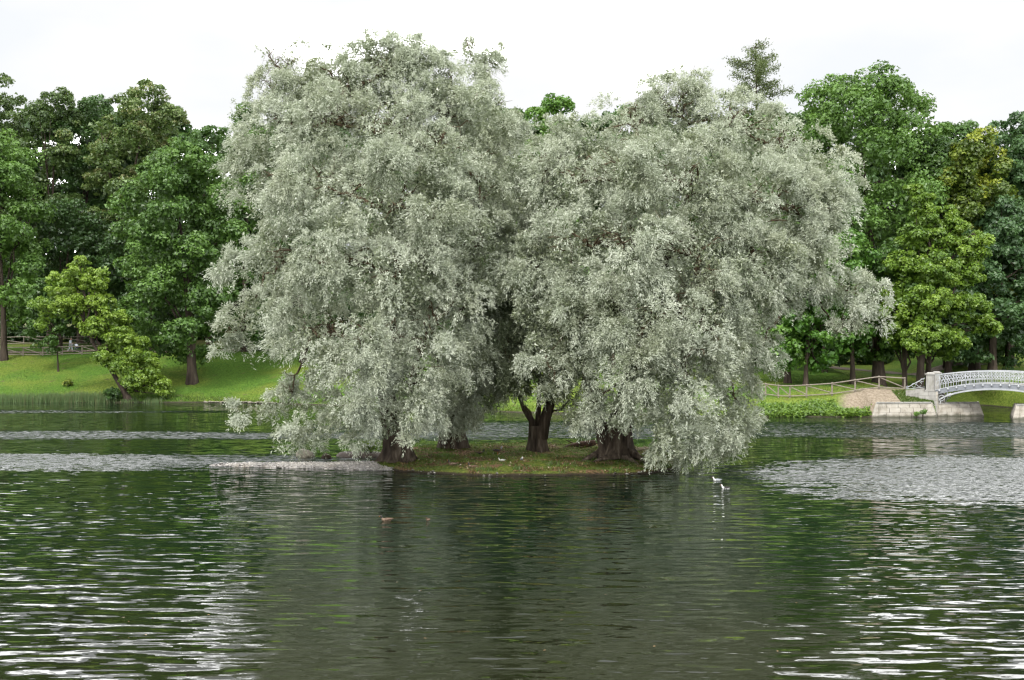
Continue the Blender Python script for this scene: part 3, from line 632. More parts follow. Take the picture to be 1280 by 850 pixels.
# left bank
tree('oak_tree', 'bright green tree with broad layered crown beside the post fence, cut by the photo edge', 'tree', 5, 142, .38, 42000, 'mid', 101, env=(-5, 165, 58, 405), size=.30, tint0=.72, clump_r=(.9, 1.6), base_y=440)
tree('ash_tree', 'thin-topped dark tree rising behind the bright green tree by the fence', 'tree', -8, 158, .3, 16000, 'olive', 102, low=.5, env=(-6, 84, 40, 330), tint0=.35, gap=.25)
tree('lime_tree', 'tall grey-olive tree with a half bare spire, left of the olive pair', 'tree', 62, 158, .35, 26000, 'olive', 103, low=.5, env=(68, 106, 40, 380), tint0=.3, gap=.2)
tree('elm_tree', 'dark green tall tree behind the leaning tree on the lawn', 'tree', 100, 162, .4, 26000, 'deep', 104, low=.55, env=(112, 114, 44, 390), tint0=.5)
tree('oak_tree', 'tallest olive-brown tree with ragged top on the left bank', 'tree', 137, 156, .4, 42000, 'olive', 105, low=.5, env=(176, 97, 58, 330), tint0=.55, gap=.16)
tree('oak_tree', 'big mid-green tree reaching low over the lawn, dark short trunk on the slope', 'tree', 240, 131, .55, 60000, 'mid', 106, env=(222, 182, 74, 455), size=.29, tint0=.48, clump_r=(.8, 1.5))
tree('maple_tree', 'dark green tree between the olive tree and the largest willow', 'tree', 262, 150, .35, 30000, 'deep', 107, low=.5, env=(258, 148, 50, 420), tint0=.7)
tree('maple_tree', 'green tree whose top just shows left of the largest willow', 'tree', 305, 146, .35, 28000, 'mid', 108, env=(310, 118, 42, 440), tint0=.5)
tree('spruce_tree', 'low dark tree in the shade behind the pushchair walker', 'tree', 75, 152, .25, 18000, 'deep', 109, env=(90, 250, 60, 415), tint0=.2)
tree('lime_tree', 'small dark shade tree behind the big mid-green tree', 'tree', 190, 150, .25, 16000, 'deep', 110, env=(185, 270, 55, 425), tint0=.25)
# leaning tree at the water and a sapling
tree('leaning_tree', 'yellow-green tree leaning to the left from the water edge beyond the reeds', 'tree', 159, 125, .36, 46000, 'lime', 111,
     lobes=[(100, 345, 22, 0), (75, 360, 22, 0), (120, 355, 20, 0), (60, 385, 20, 0, .8), (90, 385, 24, 0), (125, 380, 18, 0), (140, 400, 20, 0), (105, 405, 16, 1, .6), (150, 425, 22, 0), (170, 450, 20, 0), (150, 460, 16, -1, .8), (185, 470, 18, 0), (200, 485, 12, 0), (175, 485, 13, 0), (55, 405, 14, 0, .6), (130, 340, 10, 0, .7), (140, 440, 16, 1), (178, 430, 10, 0, .7), (208, 492, 8, 0, .8), (100, 328, 10, 0, .8), (132, 448, 13, -1), (165, 478, 13, -1), (118, 412, 15, -1), (185, 450, 12, 0)],
     lean=[(162, 502, 0), (155, 488, 0), (140, 464, 0), (118, 432, 0), (104, 400, 0), (98, 365, 0)], size=.20, tint0=.6, clump_r=(.35, .75), gap=.06, limbs=11, density=.9, bark='bark2')
tree('sapling', 'slim young tree on the lawn between fence and leaning tree', 'tree', 73, 137, .09, 9000, 'mid', 112, env=(58, 345, 22, 440), size=.24, tint0=.3, clump_r=(.4, .7), limbs=4, density=1)
# middle, behind the willows
tree('maple_tree', 'yellow-green treetop showing between the largest and the broad willow', 'tree', 690, 132, .4, 22000, 'limedark', 120, env=(690, 108, 46, 430), tint0=.6)
tree('lime_tree', 'dark treetop just above the notch over the broad willow', 'tree', 765, 134, .4, 18000, 'deep', 121, env=(770, 124, 44, 440), tint0=.5)
tree('lime_tree', 'green tree hidden behind the tall narrow willow', 'tree', 600, 138, .4, 6000, 'mid', 122, env=(610, 150, 60, 440), tint0=.4)
tree('oak_tree', 'green tree mostly hidden behind the largest willow', 'tree', 480, 140, .4, 6000, 'mid', 123, env=(480, 150, 80, 455), tint0=.4)
tree('oak_tree', 'green tree in the gap left of the largest willow trunk', 'tree', 380, 138, .4, 10000, 'deep', 124, env=(380, 150, 70, 455), tint0=.4)
tree('lime_tree', 'green tree mostly hidden behind the broad willow', 'tree', 850, 130, .4, 6000, 'deep', 125, env=(860, 130, 70, 440), tint0=.4)
# right bank
tree('lime_tree', 'mid green tree filling the skyline between the larch and the domed tree', 'tree', 1010, 140, .4, 30000, 'deep', 151, low=.5, env=(1008, 125, 44, 430), tint0=.65)
tree('maple_tree', 'dark green maple filling the gap under the larch', 'tree', 935, 126, .4, 26000, 'mid', 130, low=.5, env=(940, 140, 66, 440), tint0=.35)
tree('oak_tree', 'tall domed green tree right of the larch', 'tree', 1098, 132, .62, 60000, 'mid', 131, low=.55, env=(1082, 92, 92, 400), tint0=.62, clump_r=(.9, 1.7), gap=.10)
tree('oak_tree', 'dark dense tree between the domed tree and the one turning yellow', 'tree', 1185, 136, .5, 42000, 'deep', 132, low=.5, env=(1180, 150, 58, 420), tint0=.55, clump_r=(.9, 1.6))
tree('maple_tree', 'tree turning yellow near its top, above the bridge', 'tree', 1218, 129, .45, 36000, 'gold', 133, env=(1224, 156, 44, 400), tint0=.5, patches=[(1228, 222, 14), (1236, 200, 9), (1212, 165, 16), (1240, 170, 10), (1222, 245, 7)])
tree('elm_tree', 'dark blue-green tree with sky gaps at the right photo edge', 'tree', 1262, 132, .45, 42000, 'blue', 134, env=(1275, 138, 52, 430), tint0=.65, gap=.18)
tree('elm_tree', 'blue-green mid-height tree standing behind the bridge railing', 'tree', 1240, 126, .45, 38000, 'blue', 135, env=(1248, 250, 50, 462), tint0=.55)
tree('maple_tree', 'bright yellow-green maple with spiky outline near the left end of the bridge', 'tree', 1148, 113, .42, 76000, 'lime', 136,
     lobes=[(1150, 250, 14, 0), (1158, 272, 20, 0), (1190, 285, 16, 0), (1140, 300, 20, 0), (1170, 310, 26, 0), (1208, 310, 17, 0), (1225, 300, 10, 0), (1130, 335, 22, 0), (1165, 345, 30, -1), (1205, 345, 24, 0), (1232, 385, 10, 0), (1125, 375, 26, 0), (1160, 385, 32, -2), (1200, 385, 26, -1), (1222, 405, 18, 0), (1240, 412, 10, 0), (1120, 415, 24, 0), (1155, 425, 28, -2), (1190, 425, 20, -1), (1105, 395, 14, 0, .8), (1185, 445, 10, 0, .7), (1142, 238, 9, 0), (1160, 248, 8, 0), (1190, 268, 9, 0), (1222, 322, 12, 0)],
     size=.23, tint0=.45, clump_r=(.4, .85), gap=.05, limbs=14, density=.8)
tree('maple_tree', 'fresh green small tree between the willow arm and the yellow-green maple', 'tree', 1066, 115, .24, 22000, 'limedark', 137, env=(1060, 290, 40, 440), size=.28, tint0=.35, clump_r=(.5, 1.0), density=.6)
tree('maple_tree', 'small green tree by the fence under the arm of the broad willow', 'tree', 1007, 113, .22, 22000, 'limedark', 138, env=(1012, 355, 42, 460), size=.27, tint0=.30, clump_r=(.5, 1.0), density=.6)
tree('lime_tree', 'thick trunked tree at the left end of the fence beside the willow', 'tree', 985, 116, .32, 16000, 'mid', 139, env=(975, 330, 40, 455), size=.3, tint0=.45)
tree('oak_tree', 'thick dark trunked tree behind the fence, second from the bridge', 'tree', 1098, 117, .55, 24000, 'mid', 140, env=(1096, 320, 42, 445), size=.3, tint0=.35)
tree('oak_tree', 'grey trunked tree leaning right beside the yellow-green maple', 'tree', 1131, 115, .3, 10000, 'mid', 141, env=(1130, 300, 36, 430), size=.3, tint0=.3)
tree('oak_tree', 'slim dark trunked tree just behind the stone bridge post', 'tree', 1160, 121, .32, 12000, 'deep', 142, env=(1168, 330, 44, 445), size=.32, tint0=.5)
tree('lime_tree', 'thin trunked shade tree above the left part of the railing', 'tree', 1185, 132, .35, 14000, 'deep', 143, env=(1190, 330, 46, 450), tint0=.4)
tree('lime_tree', 'leaning thin trunked shade tree above the middle of the railing', 'tree', 1213, 136, .35, 14000, 'deep', 144, env=(1218, 330, 46, 450), tint0=.35)
tree('lime_tree', 'small shade tree among the trunks left of the thick dark trunk', 'tree', 1030, 128, .3, 14000, 'deep', 145, env=(1035, 330, 50, 450), tint0=.35)

# the larch: tiers of airy branches
def larch(px, Y, topy, seed):
    rng = np.random.default_rng(seed); bx = (px - CX) / F * Y; gz = float(ground_z(bx, Y)); B = (bx, Y, gz)
    root = empty('larch_tree', B); tag(root, 'airy larch top with sky between its branches above the broad willow', 'tree', G1)
    zt = at(px, topy, Y)[2]; tm = MB(); tm.tube([(bx, Y, gz), (bx + .2, Y, zt * .5), (bx, Y, zt)], [.4, .25, .04], 8); tm.build('trunk', M['bark2'], root, smooth=True, origin=B)
    Vs, Ts = [], []
    for k in range(95):
        z = zt - 0.4 - rng.uniform(-.5, .5) - (k / 95) ** 1.1 * (zt - at(px, 330, Y)[2]); ln = min(5.0, 1.3 + (zt - z) * .95) * rng.uniform(.45, .95); a = k * 2.4 + rng.random()
        d = np.array([math.cos(a), math.sin(a), 0]); rg_ = rng.uniform(.05, .6); c = [np.array([bx, Y, z]) + d * ln * t + np.array([0, 0, ln * (rg_ * t - .25 * t * t + (.2 * t ** 3))]) for t in np.linspace(0, 1, 6)]
        lm = MB(); lm.tube(c, np.linspace(.06, .015, 6), 4); lm.build('limb', M['bark2'], root, origin=B)
        n = int(210 * ln / 2.5); t = rng.uniform(.2, 1.0, n); i = np.clip((t * 5).astype(int), 0, 4); f = t * 5 - i; cc = np.array(c)
        P = cc[i] * (1 - f)[:, None] + cc[i + 1] * f[:, None] + rng.normal(0, .24, (n, 3)) * np.array([1.3, 1.3, .9]); P[:, 2] -= np.abs(rng.normal(0, .22, n))
        Vs.append(leaf_tris(P, sph(n, rng), sph(n, rng), rng.uniform(.2, .4, n), rng.uniform(.08, .15, n))); Ts.append(rng.normal(.5, .2, n))
    tri_mesh('crown', np.concatenate(Vs), M['larch'], np.concatenate(Ts), root, B)
larch(945, 138, 56, 150)
print('trees', time.time() - T0)

# far woods: one mass behind the park trees
rng = np.random.default_rng(7); Vs, Ts = [], []; tw = MB()
for k in range(46):
    x = -105 + k * 4.7 + rng.uniform(-2, 2); y = 172 + rng.uniform(-6, 14); gz = float(ground_z(x, y))
    px = CX + x / y * F; tp = np.interp(px, [-50, 60, 200, 250, 330, 640, 700, 900, 1000, 1160, 1200, 1350], [120, 118, 122, 155, 150, 130, 135, 145, 128, 150, 165, 150]) + rng.uniform(-10, 16)
    zt = at(px, tp, y)[2]; L = env_lobes(x, y, zt, gz + 2.5, rng.uniform(5, 7), rng, n=12)
    V, tt, _ = puff_leaves(L, 3600, rng, 1.05, rng.uniform(.15, .5), clump_r=(1.0, 1.8), seed=k, clump_density=.2); Vs.append(V); Ts.append(tt)
    tw.tube([(x, y, gz - .3), (x + rng.uniform(-.5, .5), y, zt * .6)], [.4, .2], 6)
wo_ = tri_mesh('woods', np.concatenate(Vs), M['deep'], np.concatenate(Ts)); tag(wo_, 'dense dark woods behind the park trees', 'woods', kind='stuff')
tag(tw.build('woods_trunks', M['bark2']), 'shaded trunks of the woods behind the park trees', 'trunks', kind='stuff')
# undergrowth along the wood edge
Vs, Ts = [], []
for k in range(40):
    x = -112 + k * 5.6 + rng.uniform(-1.5, 1.5); y = 192 + rng.uniform(-4, 4); gz = float(ground_z(x, y)); r = rng.uniform(4.5, 6.5)
    V, tt, _ = puff_leaves([(x, y, gz + r * .6, r, 1), (x + 1, y + 1, gz + r * 1.6, r * .9, 1)], 2200, rng, 1.1, rng.uniform(.1, .3), clump_r=(1, 1.8), seed=k, clump_density=.3, gap=-1); Vs.append(V); Ts.append(tt)
for k in range(60):
    x = -85 + k * 2.75 + rng.uniform(-1, 1); y = 163 + rng.uniform(-4, 6) - (8 if x > 20 else 0); gz = float(ground_z(x, y)); r = rng.uniform(1.2, 2.6)
    V, tt, _ = puff_leaves([(x, y, gz + r * .5, r, 1), (x + r, y, gz + r * .3, r * .7, 1)], 1500, rng, .38, rng.uniform(.2, .5), clump_r=(.4, .8), seed=k, clump_density=1); Vs.append(V); Ts.append(tt)
tag(tri_mesh('undergrowth', np.concatenate(Vs), M['deep'], np.concatenate(Ts)), 'dark bushes along the edge of the woods', 'undergrowth', kind='stuff')

# ------------------------------------------------------------------ grass, reeds, waterside plants
def blades(x, y, z, h, wd, rng, lean=.35):
    n = len(x); P = np.stack([x, y, z], -1); a = rng.random(n) * 6.28; s_ = np.stack([np.cos(a), np.sin(a), np.zeros(n)], -1) * wd[:, None]
    D = rng.normal(0, lean, (n, 3)); D[:, 2] = 1; D = unit(D) * h[:, None]; return np.stack([P - s_, P + s_, P + D], 1)
rng = np.random.default_rng(3)
n = 60000; x = rng.uniform(-8, 10, n); y = 56 + (rng.random(n) ** 1.3) * 17; z = island_z(x, y); k = (z > 0.06) & (vnoise(np.stack([x, y], -1) * 1.6, 4, 3) > -.25 + .3 * rng.random(n)); x, y, z = x[k], y[k], z[k]
tag(tri_mesh('grass', blades(x, y, z - .01, rng.uniform(.04, .13, len(x)) * (1 + 1.1 * (vnoise(np.stack([x, y], -1) * 1.1, 14, 2) > .45)), rng.uniform(.01, .025, len(x)), rng, .6), M['grassblade'], rng.normal(.5, .25, len(x)) + .3 * vnoise(np.stack([x, y], -1), 6, 2)), 'short tufted grass on the island', 'grass', kind='stuff')
n = 80000; x = rng.uniform(-62, 38, n); s_ = rng.random(n) ** 1.6 * 24; y = shore(x) + .3 + s_; k = (np.abs(x / y * F + CX - 640) < 680) & ~((x > 27.6) & (y < 105)); x, y = x[k], y[k]; z = ground_z(x, y)
tag(tri_mesh('grass', blades(x, y, z - .02, rng.uniform(.05, .2, len(x)) * np.where(y - shore(x) < 1.5, 1.8, .8), rng.uniform(.02, .05, len(x)), rng, .7), M['grassblade'], rng.normal(.62, .2, len(x)) + .25 * vnoise(np.stack([x, y], -1) * .3, 6, 2)), 'mown lawn and rough bank grass on the far shore', 'grass', kind='stuff')
n = 22000; x = rng.uniform(-7, 9, n); y = 56.2 + rng.random(n) ** 1.6 * 15; z = island_z(x, y); k = (z > .04) & (vnoise(np.stack([x, y], -1) * 1.3, 44, 3) > .05); x, y, z = x[k], y[k], z[k]; m = len(x)
Nn = unit(rng.normal(0, .35, (m, 3)) + np.array([0, 0, 1])); D = unit(np.cross(Nn, sph(m, rng)))
M['dead_leaf'] = leaf_mat('dead_leaf', [(0.0, (0.05, 0.028, 0.015)), (0.5, (0.15, 0.085, 0.045)), (0.9, (0.28, 0.19, 0.10)), (1.0, (0.45, 0.40, 0.32))], trans=.1, gloss=.02)
tag(tri_mesh('leaf_litter', leaf_tris(np.stack([x, y, z + .03], -1), D, Nn, rng.uniform(.06, .16, m), rng.uniform(.03, .07, m)), M['dead_leaf'], rng.random(m)), 'fallen brown leaves and twigs strewn on the island turf', 'leaf litter', kind='stuff')
# grass beside the quay
n = 5000; x = rng.uniform(32.2, 35, n); y = rng.uniform(100.8, 103.5, n); z = ground_z(x, y)
tag(tri_mesh('grass', blades(x, y, z - .02, rng.uniform(.06, .2, n), rng.uniform(.02, .05, n), rng, .6), M['grassblade'], rng.normal(.6, .2, n)), 'grass wedge between the quay and the bridge wing wall', 'grass', kind='stuff')
n = 9500; c = rng.uniform(-41, -34, 3); c = np.concatenate([c, rng.uniform(-55, -43, 24) + 0 * c[0], rng.normal(-42.5, .6, 8), rng.normal(-47, .6, 8)]); ci = rng.integers(0, len(c), n); x = c[ci] + rng.normal(0, .45, n); y = shore(x) + rng.uniform(-.5, .7, n) + .2
hh = np.interp(x, [-56, -47, -42, -40, -21], [.7, .95, 1.1, .45, .3]) * rng.uniform(.6, 1.1, n) * (0.75 + .3 * rng.random(len(c))[ci])
tag(tri_mesh('reeds', blades(x, y, np.maximum(ground_z(x, y), -.1), hh, rng.uniform(.012, .035, n), rng, .12), M['reed'], rng.normal(.5, .25, n)), 'upright reeds along the left water edge', 'reeds', kind='stuff')
# broad leaved plants on the right bank
n = 9000; c = np.stack([rng.uniform(20.5, 29.2, 160), rng.uniform(.2, 3.0, 160)], -1); c[:, 1] = np.where(c[:, 0] > 27.2, c[:, 1] * .33, c[:, 1]); ci = rng.integers(0, 160, n)
x = c[ci, 0] + rng.normal(0, .22, n); y = shore(x) + np.clip(c[ci, 1] + rng.normal(0, .22, n), .1, 5); z = ground_z(x, y) + rng.uniform(.03, .3, n)
Nn = unit(rng.normal(0, .5, (n, 3)) + np.array([0, -.3, .9])); D = unit(np.cross(Nn, sph(n, rng))); P = np.stack([x, y, z], -1)
tag(tri_mesh('waterside_plants', leaf_tris(P, D, Nn, rng.uniform(.16, .34, n), rng.uniform(.1, .2, n)), M['lime'], rng.normal(.35, .2, n)), 'broad leaved waterside plants covering the right bank', 'plants', kind='stuff')
# small plants as things
def plant(name, label, p, r, h, mat, n, seed, size=.12, cat='plant', group=None):
    rg = np.random.default_rng(seed); root = empty(name, p); tag(root, label, cat, group); P = np.array(p)
    st = MB()
    for k in range(7):
        d = sph(1, rg)[0]; st.tube([P, P + np.array([d[0] * r * .7, d[1] * r * .7, h * .8])], [.012, .005], 4)
    st.build('stem', M['limb'], root, origin=p)
    V, tt, _ = puff_leaves([(p[0], p[1], p[2] + h * .55, r, 1), (p[0] + r * .5, p[1], p[2] + h * .7, r * .6, 1)], n, rg, size, .6, clump_r=(.08, .2), seed=seed, clump_density=12)
    tri_mesh('leaves', V, M[mat], tt, root, p); return root
q = at(458, 572, 66.3); plant('shrub', 'bright yellow-green seedling shrub on the mud bank behind the gravel spit', (q[0], 66.3, float(mud_z(q[0], 66.3)) - .02), .42, .5, 'lime', 900, 1)
q = at(84, 470, 130.5); plant('shrub', 'little reddish brown bush alone on the left lawn', (q[0], 130.5, float(ground_z(q[0], 130.5))), .5, .45, 'gold', 500, 2, .18)
q = at(140, 500, 125); plant('shrub', 'dark leafy clump at the water edge left of the leaning tree', (q[0], 124.8, float(ground_z(q[0], 124.8))), .9, 1.0, 'deep', 1200, 3, .22)
for px, sd, lb in ((1145, 4, 'left'), (1153, 5, 'right')):
    q = at(px, 519, 99.5); plant('weed_tuft', ('small' if sd == 4 else 'bigger') + ' green weed growing from the foot of the quay wall', (q[0], 99.35, 0.0), .17 if sd == 4 else .25, .5 if sd == 4 else .75, 'limedark', 260, sd, .09, group='weeds on the quay wall')
print('plants', time.time() - T0)

# ------------------------------------------------------------------ stones and logs
def rock_mesh(r, seed, sq=.6):
    rg = np.random.default_rng(seed); V = []; Fc = []; nu, nv = 9, 6
    for j in range(nv + 1):
        for i in range(nu):
            a = 2 * math.pi * i / nu; b = math.pi * j / nv; V.append((math.cos(a) * math.sin(b), math.sin(a) * math.sin(b), math.cos(b)))
    V = np.array(V); V = V * (1 + .22 * vnoise(V * 1.7, seed, 2))[:, None] * np.array([r, r * .8, r * sq])
    for j in range(nv):
        for i in range(nu): Fc.append((j * nu + i, j * nu + (i + 1) % nu, (j + 1) * nu + (i + 1) % nu, (j + 1) * nu + i))
    return MB().add(V, Fc)
rg = np.random.default_rng(5); srcs = [rock_mesh(.17, s, .6) for s in (1, 2, 3, 4)]; protos = []
for k in range(26):
    px = 249 + k * 3.6 + rg.uniform(-1, 1) if k < 16 else 309 + (k - 16) * 4 + rg.uniform(-1, 1)
    x = (px - CX) / F * 122; y = float(shore(x)) - .2 + rg.uniform(-.15, .25)
    if k < 4: o = srcs[k].build('stone', M['rock']); protos.append(o)
    else: o = protos[k % 4].copy(); COL.objects.link(o)
    o.location = (x, y, 0.05 + rg.uniform(0, .06)); o.rotation_euler = (0, 0, rg.random() * 6); o.scale = (1.0 + rg.random() * .5,) * 2 + (.7 + rg.random() * .5,)
    tag(o, 'pale stone in the row edging the left bank', 'stone', 'stones edging the left bank')
def single_rock(px, Y, r, mat, label, seed, sq=.6, zoff=0.0):
    o = rock_mesh(r, seed, sq).build('rock', mat, smooth=True); o.location = ((px - CX) / F * Y, Y, zoff); tag(o, label, 'rock'); return o
single_rock(381, 65.6, .55, M['rock'], 'pale rock standing out of the water behind the gravel spit', 31, .75)
single_rock(408, 64.9, .33, M['bark'], 'small dark rock in the water just behind the gravel spit', 32, .7)
def log(px0, py0, px1, py1, Y, r, mat, label, seed):
    rg = np.random.default_rng(seed); a = at(px0, py0, Y); b = at(px1, py1, Y + .3); root = empty('fallen_log', tuple(a)); tag(root, label, 'log')
    mb = MB(); mb.tube(curve(a, b, .05, 7, rg, r * .15), [r * (.55 + .45 * math.sin(.4 + 2.2 * i / 7)) for i in range(8)], 9, rough=.2, rng=rg); mb.build('stem', mat, root, smooth=True, origin=tuple(a))
    for k in range(3):
        c = a + (b - a) * rg.uniform(.3, .9); d = sph(1, rg)[0]; d[2] = abs(d[2]); mb = MB(); mb.tube([c, c + d * r * 4], [r * .3, r * .12], 6); mb.build('branch_stub', mat, root, smooth=True, origin=tuple(a))
log(702, 563, 744, 553, 67.5, .2, M['rust_wood'], 'reddish brown fallen log behind the broad willow', 1)
log(790, 564, 812, 560, 63, .09, M['pale_wood'], 'thin bleached log right of the broad willow trunk', 2)
log(432, 573, 474, 571, 66.0, .13, M['rust_wood'], 'dark driftwood log on the mud bank', 3)

def pebbles(name, x, y, z, r, mat, label, cat, rg, tint):
    n = len(x); o = np.array([[1, 0, 0], [0, 1, 0], [-1, 0, 0], [0, -1, 0], [0, 0, 1.0], [0, 0, -1]]); f = np.array([[0, 1, 4], [1, 2, 4], [2, 3, 4], [3, 0, 4], [1, 0, 5], [0, 3, 5]])
    a = rg.random(n) * 6.28; V = np.repeat(o[None], n, 0) * (1 + rg.normal(0, .18, (n, 6, 1))); V = V * np.stack([r * rg.uniform(.8, 1.5, n), r, r * rg.uniform(.4, .8, n)], -1)[:, None]
    c, s_ = np.cos(a)[:, None], np.sin(a)[:, None]; V = np.stack([V[..., 0] * c - V[..., 1] * s_, V[..., 0] * s_ + V[..., 1] * c, V[..., 2]], -1) + np.stack([x, y, z], -1)[:, None]
    return tag(tri_mesh(name, V[:, f].reshape(-1, 3, 3), mat, np.repeat(tint, 6)), label, cat, kind='stuff')
M['pebble'] = leaf_mat('pebble', [(0, (0.05, 0.042, 0.035)), (.4, (0.17, 0.155, 0.14)), (.8, (0.34, 0.32, 0.30)), (1, (0.5, 0.47, 0.43))], trans=0.0, gloss=.04)
rg = np.random.default_rng(61); x = rg.uniform(-14.6, -5, 5000); y = rg.uniform(58, 63.5, 5000); z = spit_z(x, y); k = z > -.03
pebbles('pebbles', x[k], y[k], z[k], rg.uniform(.02, .075, k.sum()), M['pebble'], 'loose grey pebbles covering the gravel spit', 'pebbles', rg, rg.normal(.75, .2, k.sum()))
x = rg.uniform(-8, 10, 16000); y = rg.uniform(55.8, 74, 16000); z = island_z(x, y); k = (z > -.08) & (z < .10) & (vnoise(np.stack([x, y], -1) * 1.5, 71, 2) > -.3)
pebbles('shore_debris', x[k], y[k], z[k] + .01, rg.uniform(.02, .09, k.sum()), M['pebble'], 'dark stones and clods along the ragged island edge', 'debris', rg, rg.normal(.2, .22, k.sum()))
n = 260; x = rg.uniform(-20, 20, n); y = rg.uniform(24, 58, n); k = (np.abs(x / y) < .43) & ~((y > 55) & (np.abs(x) < 11)); x, y = x[k], y[k]; n = len(x); a = rg.random(n) * 6.28; r_ = rg.uniform(.015, .04, n)
V = np.stack([np.stack([x + r_ * np.cos(a + t_) * q_, y + r_ * np.sin(a + t_) * q_, np.full(n, .012 + .004 * (t_ > 2))], -1) for t_, q_ in ((0, 1.4), (2.3, .8), (4.1, 1.0))], 1)
tag(tri_mesh('floating_leaves', V, M['dead_leaf'], rg.uniform(.5, 1, n)), 'tiny fallen leaves and fluff drifting on the pond', 'floating leaves', kind='stuff')

# ------------------------------------------------------------------ fences
def fence(posts, heights, label, r=.062):
    P = [np.array(p) for p in posts]; root = empty('wooden_fence', tuple(P[0])); tag(root, label, 'fence', 'rustic post and rail fences'); B = tuple(P[0]); rg = np.random.default_rng(9)
    up = lambda p, h: p + np.array([0, 0, h])
    for k, p in enumerate(P): MB().tube([up(p, -.3), up(p, heights * (.98 + .05 * rg.random())) + rg.normal(0, .015, 3)], [r * 1.25, r * 1.1], 8).build('post', M['wood'], root, smooth=False, origin=B)
    for a, b in zip(P[:-1], P[1:]):
        o = np.array([0, -.09, 0])
        MB().tube([up(a, heights * .93) + o, up(b, heights * .93) + o], r * .85, 7).build('top_rail', M['wood'], root, origin=B)
        MB().tube([up(a, heights * .14) + o, up(b, heights * .14) + o], r * .8, 7).build('bottom_rail', M['wood'], root, origin=B)
        MB().tube([up(a, heights * .88) + o * .4, up(b, heights * .2) + o * .4], r * .75, 7).build('brace', M['wood'], root, origin=B)
    return root
def gp(px, Y, dz=0): x = (px - CX) / F * Y; return (x, Y, float(ground_z(x, Y)) + dz)
ys_ = {940: 106.6, 957: 106.1, 973: 105.7, 987: 105.4, 1008: 105.1, 1040: 104.7, 1069: 104.3, 1099: 103.9, 1131: 103.5}
fence([gp(p, Y) for p, Y in ys_.items()], 1.12, 'rustic fence rising along the right bank to the bridge')
fence([gp(-45 + 24.6 * k, 144.2) for k in range(8)], 1.08, 'rustic fence along the path on the left lawn')
fence([gp(-60 + 45 * k, 158.0) for k in range(5)], 1.05, 'plain dark fence far back along the wood edge of the left lawn')

# ------------------------------------------------------------------ bridge
AN = R(-27); U = np.array([math.cos(AN), math.sin(AN), 0]); Vv = np.array([-math.sin(AN), math.cos(AN), 0]); O = np.array([34.95, 101.5, 0]); SP = 9.95; BW = 3.4
def bp_(u, v, z): return O + U * u + Vv * v + np.array([0, 0, z])
bridge = empty('footbridge', tuple(O)); tag(bridge, 'white arched cast iron footbridge with lattice railings on pale stone abutments', 'bridge'); OB = tuple(O)
arc = lambda t: 4 * t * (1 - t)
dk = lambda t: 2.15 + .60 * arc(t); rt = lambda t: 3.42 + .36 * arc(t)
def ribbon(name, zf0, zf1, v, th, mat, parent=bridge, t0=0.0, t1=1.0, n=28):
    mb = MB(); V = []
    for i in range(n + 1):
        t = t0 + (t1 - t0) * i / n; u = .25 + t * (SP - .5)
        V += [bp_(u, v - th / 2, zf0(t)), bp_(u, v + th / 2, zf0(t)), bp_(u, v + th / 2, zf1(t)), bp_(u, v - th / 2, zf1(t))]
    f = [(i * 4 + k, i * 4 + (k + 1) % 4, (i + 1) * 4 + (k + 1) % 4, (i + 1) * 4 + k) for i in range(n) for k in range(4)] + [(0, 1, 2, 3), (n * 4 + 3, n * 4 + 2, n * 4 + 1, n * 4)]
    mb.add(V, f); return mb.build(name, mat, parent, origin=OB)
ribbon('deck', lambda t: dk(t) - .12, lambda t: dk(t) - .02, BW / 2, BW - .2, M['deck'])
za = lambda t: .85 + 1.5 * math.sqrt(max(0, 1 - (2 * t - 1) ** 2))
